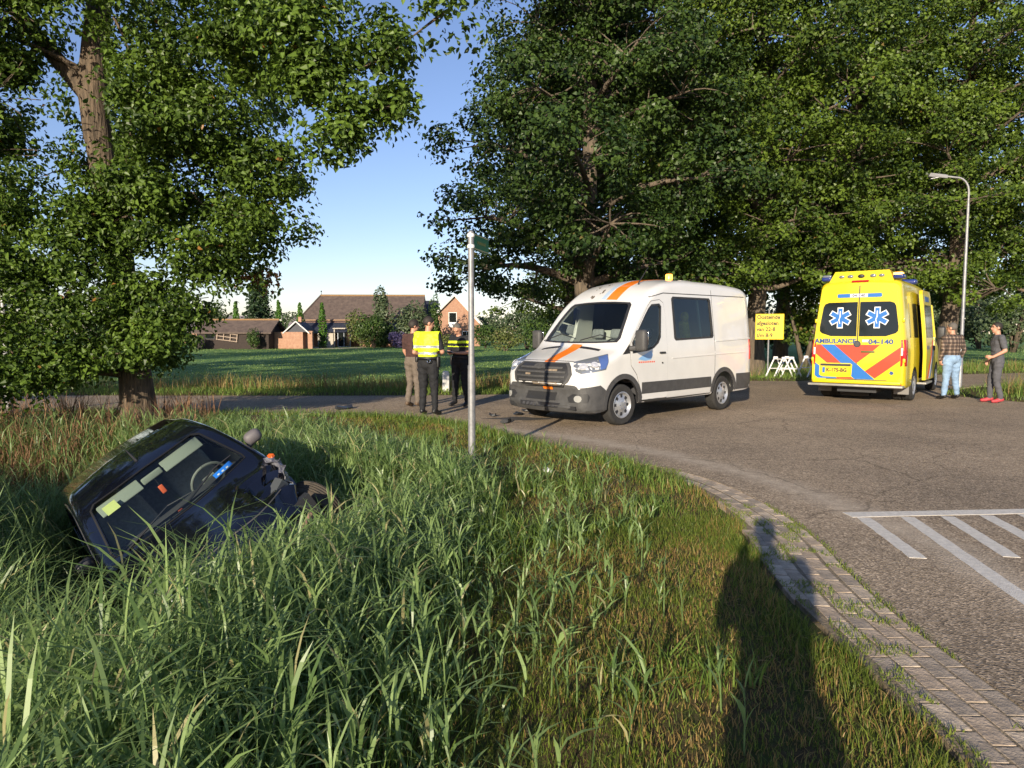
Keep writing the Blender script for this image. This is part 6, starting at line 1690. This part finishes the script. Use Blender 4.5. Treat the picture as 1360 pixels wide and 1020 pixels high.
# far wood on the horizon
P = []; N = []
for k in range(170):
    a = rs.uniform(-62, 62); dd = rs.uniform(230, 330); c = np.array((dd * math.sin(R(a)), dd * math.cos(R(a)), 0)); r_ = rs.uniform(3, 6.5); h_ = rs.uniform(2.2, 5.5)
    m_ = 90; g = rs.normal(size=(m_, 3)); g /= np.linalg.norm(g, axis=1, keepdims=True)
    P.append(c + g * np.array((r_, r_, h_)) + np.array((0, 0, h_ * .8))); N.append(g + rs.normal(size=(m_, 3)) * .4)
o = link(bpy.data.objects.new('distant_wood', leaf_mesh('distant_wood', np.concatenate(P), np.concatenate(N), 1.5, KITE, [M_FAR], rs)))
tag(o, 'low hazy line of trees on the far horizon', 'wood', kind='stuff')

# ------------------------------------------------------------------ grasses
CAR_I = np.array(CAR_M.inverted())
def in_car(P, pad=.04):
    L = P @ CAR_I[:3, :3].T + CAR_I[:3, 3]
    roof = np.interp(L[:, 0], [-3.6, -3.3, -1.5, -.9, 0], [1.0, 1.4, 1.45, .97, .6])
    return (L[:, 0] > -3.6 - pad) & (L[:, 0] < .02 + pad) & (np.abs(L[:, 1]) < .80 + pad) & (L[:, 2] > .12) & (L[:, 2] < roof + pad)

def blades(name, B, H, W, lean, mats, rs, seg=3, tint=None, label=None, cat=None, droop=.5, mi=None, lean_dir=None, wprof=None, twist=True):
    """curved tapering blades standing at B: one mesh of real strips"""
    n = len(B)
    a = rs.uniform(0, 2 * np.pi, n) if lean_dir is None else lean_dir
    d = np.stack([np.cos(a), np.sin(a), np.zeros(n)], 1)
    fa = a + np.pi / 2 + (rs.normal(size=n) * .8 if twist else 0)
    sd = np.stack([np.cos(fa), np.sin(fa), np.zeros(n)], 1)
    rows = []
    for k in range(seg + 1):
        t = k / seg
        hz = H * (t - droop * lean * t * t * .55)
        c = B + d * (H * lean * t ** 1.8)[:, None] + np.array((0, 0, 1)) * hz[:, None]
        wf = (1 - t) ** .7 if wprof is None else np.interp(t, np.linspace(0, 1, len(wprof)), wprof)
        rows.append((c, W * wf))
    # drop whatever would pierce the car
    bad = np.zeros(n, bool)
    for c, _ in rows: bad |= in_car(c)
    ok = ~bad
    V = []
    for k, (c, w) in enumerate(rows):
        c = c[ok]; w = w[ok]
        if k < seg: V += [c - sd[ok] * w[:, None] / 2, c + sd[ok] * w[:, None] / 2]
        else: V += [c]
    m = ok.sum(); V = np.stack(V, 1)          # m, 2*seg+1, 3
    nvb = 2 * seg + 1
    base = np.arange(m)[:, None] * nvb
    quads = np.array([(2 * k, 2 * k + 1, 2 * k + 3, 2 * k + 2) for k in range(seg - 1)]).reshape(-1)
    L_ = np.concatenate([base + quads[None, :], base + np.array([2 * seg - 2, 2 * seg - 1, 2 * seg])[None, :]], 1)
    per = np.array([4] * (seg - 1) + [3]); tot = np.tile(per, m); st_ = np.concatenate([[0], np.cumsum(tot)[:-1]])
    tt = (rs.uniform(0, .9, n) if tint is None else tint)[ok]
    me = np_mesh(name, V.reshape(-1, 3), L_.ravel(), st_, tot, mats, None if mi is None else np.repeat(mi[ok], seg), np.repeat(tt, seg), smooth=False)
    o = link(bpy.data.objects.new(name, me))
    return tag(o, label, cat, kind='stuff')

M_GRASS = leaf_mat('verge_grass', (.085, .135, .018), (.24, .29, .045), (.37, .245, .085), trans=.42, rough=.5)
M_TALL = leaf_mat('lush_grass', (.080, .150, .026), (.24, .335, .066), (.36, .29, .10), trans=.45, rough=.5)
M_REED = leaf_mat('reed_leaf', (.115, .195, .060), (.33, .45, .160), (.46, .42, .20), trans=.48, rough=.38, spec=.5)
M_DRY = leaf_mat('dry_grass', (.20, .125, .045), (.40, .29, .12), trans=.3, rough=.7)
M_DOCK = leaf_mat('dead_dock', (.14, .070, .038), (.34, .20, .11), trans=.2, rough=.8)
rs = np.random.RandomState(5)

def scatter(n, x0, x1, y0, y1, rs): return rs.uniform(x0, x1, n), rs.uniform(y0, y1, n)
def near_info(x, y):
    near = inside(x, y, NEAR_POLY); s = np.where(near, seg_dist(x, y, EDGE_S), -1); return s
def B3(x, y): return np.stack([x, y, height(x, y) - .01], 1)

# 1 short verge turf, thinning over worn, dry patches
x, y = scatter(135000, -3.2, 2.1, 1.2, 13.4, rs); x2, y2 = scatter(80000, -1.6, 1.9, 1.2, 5.6, rs); x = np.concatenate([x, x2]); y = np.concatenate([y, y2]); s = near_info(x, y)
dry = vnoise(x * 1.1, y * 1.1, 21) * .6 + vnoise(x * 3.1, y * 3.1, 22) * .4
edge_n = (vnoise(x * 5, y * 5, 8) - .5) * .25
k = (s > .0 + np.maximum(edge_n, -.02)) & (s < 3.4) & (rs.uniform(size=len(x)) < np.clip(1.25 - s * .22, .2, 1)) & (rs.uniform(size=len(x)) < np.clip(1.5 - dry * 1.15, .3, 1)) & (rs.uniform(size=len(x)) < np.clip(1.15 - y * .035, .5, 1))
x, y, s, dry = x[k], y[k], s[k], dry[k]; n = len(x)
t = np.clip(rs.uniform(.0, .8, n) + (dry - .5) * .5, 0, .9); t[rs.uniform(size=n) < np.clip(.06 + (dry - .40) * 1.5, .05, .46)] = .985
blades('verge_grass', B3(x, y), rs.uniform(.022, .068, n) * (1 + .5 * (s < .3)) * (1 + y * .03), rs.uniform(.0025, .0055, n) * (1 + y * .09), rs.uniform(.1, .85, n), [M_GRASS], rs, 2, t, 'short green and dry grass of the road verge', 'grass')
# 2 rank tufts along the road edge and up the bank
x, y = scatter(105000, -9.5, 2.0, 1.2, 13.4, rs); s = near_info(x, y)
cl = vnoise(x * 1.7, y * 1.7, 31)
k = (s > .05) & (s < 8.5) & ((s > 1.9) | ((cl > .74) & (s > .5)) | ((s < .55) & (y > 6.5))) & (rs.uniform(size=len(x)) < np.clip(.25 + cl, 0, 1))
x, y, s = x[k], y[k], s[k]; n = len(x)
far_ = np.clip((y - 5) / 8, 0, 1)
hh = rs.uniform(.14, .34, n) * np.where(s < 1.5, .62, 1) * (1 + .35 * far_ * (s > 1.2))
blades('rank_grass', B3(x, y), hh, rs.uniform(.006, .012, n) * (1 + .04 * y), rs.uniform(.15, .95, n), [M_TALL], rs, 3, np.where(rs.uniform(size=n) < .07, .98, rs.uniform(0, .88, n)), 'tall green grass on the bank between verge and ditch', 'grass')
# 3 reeds of the ditch: stems with long arching leaves
def reeds(name, x, y, h, rs, label, nleaf=(4, 8), wide=1.0):
    n = len(x); B = B3(x, y)
    # the stems, bending alike in the light wind
    nl = rs.randint(nleaf[0], nleaf[1], n)
    idx = np.repeat(np.arange(n), nl); m = len(idx)
    tt = rs.uniform(.25, 1.0, m)
    la = rs.uniform(0, 2 * np.pi, n); ll = rs.uniform(.02, .30, n)
    off = np.stack([np.cos(la), np.sin(la), np.zeros(n)], 1) * (h * ll)[:, None]
    P = B[idx] + off[idx] * (tt ** 1.6)[:, None] + np.array((0, 0, 1)) * (h[idx] * tt * .92)[:, None]
    Lh = h[idx] * rs.uniform(.32, .62, m) * (1.15 - .5 * np.abs(tt - .6))
    tint = np.clip(np.repeat(rs.uniform(.05, .8, n), nl) + rs.normal(size=m) * .12, 0, .9); tint[rs.uniform(size=m) < .06] = .98
    a = blades(name, P, Lh, rs.uniform(.0075, .018, m) * wide, rs.uniform(.25, 1.35, m), [M_REED], rs, 3, tint, label, 'reeds', droop=.75, wprof=(.5, 1.0, .8, 0))
    st_ = blades(name + '_stem', B, h * .97, np.full(n, .008), ll, [M_REED], rs, 2, rs.uniform(.1, .6, n), label.replace('leaves', 'stems'), 'reeds', droop=.2, lean_dir=la, wprof=(1, .8, .3), twist=False)
x, y = scatter(36000, -9.5, 1.2, 1.3, 12.6, rs); s = near_info(x, y)
cl = vnoise(x * .9, y * .9, 41) * .6 + vnoise(x * 2.6, y * 2.6, 42) * .4
dens = smoothstep(1.75, 2.9, s) * (1 - smoothstep(7.2, 8.6, s)) * np.where(y > 8.5, .55, 1) * np.where((x < -5.6) & (y > 8.2), .4, 1)
k = (s > 0) & (rs.uniform(size=len(x)) < dens * np.clip(.45 + cl * .8, 0, 1)) & ~((x > -4.9) & (x < -2.1) & (y > 6.9) & (y < 9.3) & (rs.uniform(size=len(x)) < .55))
# keep the space round the lens clear
k &= ~(np.hypot(x, y) < 1.55)
x, y, s, cl = x[k], y[k], s[k], cl[k]; n = len(x)
h = (.42 + .55 * smoothstep(2.0, 4.2, s)) * rs.uniform(.65, 1.12, n) * np.where(y > 7.5, .85, 1)
# the crash flattened the growth in front of the windscreen and bonnet
Lc = B3(x, y) @ CAR_I[:3, :3].T + CAR_I[:3, 3]
front = (Lc[:, 0] > -1.9) & (Lc[:, 0] < 1.3) & (Lc[:, 1] > -1.7) & (Lc[:, 1] < 1.5)
h = np.where(front, h * .62, h)
reeds('ditch_reeds', x, y, h, rs, 'dense green reed leaves filling the roadside ditch')
# 4 single young reeds scattered over the verge
x, y = scatter(3200, -1.9, 1.4, 1.9, 9.5, rs); s = near_info(x, y)
k = (s > .7) & (s < 3.0) & (rs.uniform(size=len(x)) < np.clip(.10 + (s - .7) * .42, 0, 1) * np.clip(1.3 - y * .09, .35, 1)) & (vnoise(x * 1.5, y * 1.5, 51) > .30)
x, y = x[k], y[k]
reeds('verge_reeds', x, y, rs.uniform(.14, .36, len(x)), rs, 'scattered young reed leaves growing through the verge grass', (4, 7), 1.0)
# 5 dead dock and brown stalks on the bank by the oak
x, y = scatter(20000, -10.5, -5.2, 7.6, 12.4, rs); s = near_info(x, y)
k = (s > .9) & (rs.uniform(size=len(x)) < np.clip(vnoise(x * .9, y * .9, 61) * .6 + vnoise(x * 2.7, y * 2.7, 62) * .9 - .38, 0, 1)) & ~((np.abs(x + 6.3) < .4) & (np.abs(y - 11.5) < .4)) & (x < -3.6 - (10 - y) * .5)
x, y = x[k], y[k]; n = len(x)
blades('brown_stalks', B3(x, y), rs.uniform(.2, .9, n) ** 1.2, rs.uniform(.008, .020, n), rs.uniform(.05, .7, n), [M_DOCK], rs, 3, None, 'dead reddish brown stalks on the bank under the oak', 'weeds')
# leaf litter and straw lying on the verge
x, y = scatter(9000, -2.2, 1.9, 1.2, 9, rs); s = near_info(x, y)
k = (s > .02) & (s < 3) & (vnoise(x * 1.2, y * 1.2, 66) > .5) & (rs.uniform(size=len(x)) < .6)
x, y = x[k], y[k]; n = len(x); P_ = B3(x, y) + np.array((0, 0, .022))
me = leaf_mesh('litter', P_, rs.normal(size=(n, 3)) * .25 + np.array((0, 0, 1)), .055, np.array([(0, 0), (.05, .35), (.04, .8), (0, 1), (-.04, .8), (-.05, .35)]), [M_DRY], rs)
tag(link(bpy.data.objects.new('dry_straw', me)), 'brown straw and fallen leaves lying in the verge', 'litter', kind='stuff')
# grass in the brick joints
x, y = scatter(22000, 1.6, 2.35, 1.8, 8.0, rs)
k = (x > ex(y)) & (x < ax_(y) + .02) & ((vnoise(x * 9, y * 9, 71) > .62) | (np.abs(x - ax_(y)) < .02) | (x - ex(y) < .07 * vnoise(x * 0, y * 4, 73))) & (vnoise(x * 2, y * 1.4, 72) > .34)
x, y = x[k], y[k]; n = len(x)
blades('joint_grass', np.stack([x, y, np.full(n, -.006)], 1), rs.uniform(.012, .045, n), rs.uniform(.004, .008, n), rs.uniform(.3, 1.2, n), [M_GRASS], rs, 2, rs.uniform(.2, .9, n), 'small grass tufts growing in the brick joints', 'grass')

# 6 verges across the road
def far_info(x, y): return np.where(~inside(x, y, PAVED) & ~inside(x, y, NEAR_POLY), seg_dist(x, y, FAR_S), -1)
x = np.concatenate([rs.uniform(-22, 6, 42000), rs.uniform(4, 30, 42000)]); y = np.concatenate([rs.uniform(16, 22, 42000), rs.uniform(8, 30, 42000)]); s = far_info(x, y)
k = (s > .02) & (s < 2.6) & (y < 32)
x, y, s = x[k], y[k], s[k]; n = len(x)
blades('far_verge_grass', B3(x, y), rs.uniform(.08, .2, n) * (1 + .9 * (s > 1.0) * (x > 9)), rs.uniform(.012, .024, n), rs.uniform(.2, .9, n), [M_TALL], rs, 2, rs.uniform(.1, .95, n), 'green grass of the verge across the road', 'grass')
x, y = scatter(60000, -24, 8, 17, 26, rs); s = far_info(x, y)
k = (s > 1.1) & (s < 4.2) & (rs.uniform(size=len(x)) < np.clip(vnoise(x * .7, y * .7, 81) * 1.6 - .2, .1, 1)) & (x < 2.5)
x, y = x[k], y[k]; n = len(x)
blades('dry_ditch_grass', B3(x, y), rs.uniform(.25, .62, n), rs.uniform(.010, .022, n), rs.uniform(.1, .6, n), [M_DRY, M_TALL], rs, 3, rs.uniform(0, .9, n), 'tall straw coloured grass along the pasture edge', 'grass', mi=(rs.uniform(size=n) < .33).astype(int))
x, y = scatter(60000, 8, 42, 12, 32, rs); s = far_info(x, y)
k = (s > .9) & (s < 5.0) & (rs.uniform(size=len(x)) < np.clip(vnoise(x * .7, y * .7, 82) * 1.5, .1, 1)) & ((x > 11.3) | (y > 25.5))
x, y = x[k], y[k]; n = len(x)
blades('rough_grass', B3(x, y), rs.uniform(.25, .70, n), rs.uniform(.012, .024, n), rs.uniform(.1, .7, n), [M_TALL, M_DRY], rs, 3, rs.uniform(0, .9, n), 'rough tall grass beside the field past the lamp', 'grass', mi=(rs.uniform(size=n) < .3).astype(int))
# 7 pasture sward
x = rs.uniform(-1, 1, 85000); y = 19 + 62 * rs.uniform(0, 1, 85000) ** 1.6; x = x * (y * .80)
s = far_info(x, y); k = (s > 3.6) & (x < y * .05 + 3) | ((s > 3.6) & (x > y * .58))
x, y = x[k], y[k]; n = len(x)
M_SWARD = leaf_mat('pasture_sward', (.12, .22, .06), (.28, .38, .11), trans=.45, rough=.5)
blades('pasture_grass', B3(x, y), rs.uniform(.035, .075, n) * (1 + y * .006), rs.uniform(.018, .036, n) * (1 + y * .02), rs.uniform(.2, 1.0, n), [M_SWARD], rs, 2, np.clip(vnoise(x * .25, y * .25, 91) * .6 + rs.uniform(0, .4, n), 0, .95), 'short green pasture grass before the farm', 'grass')
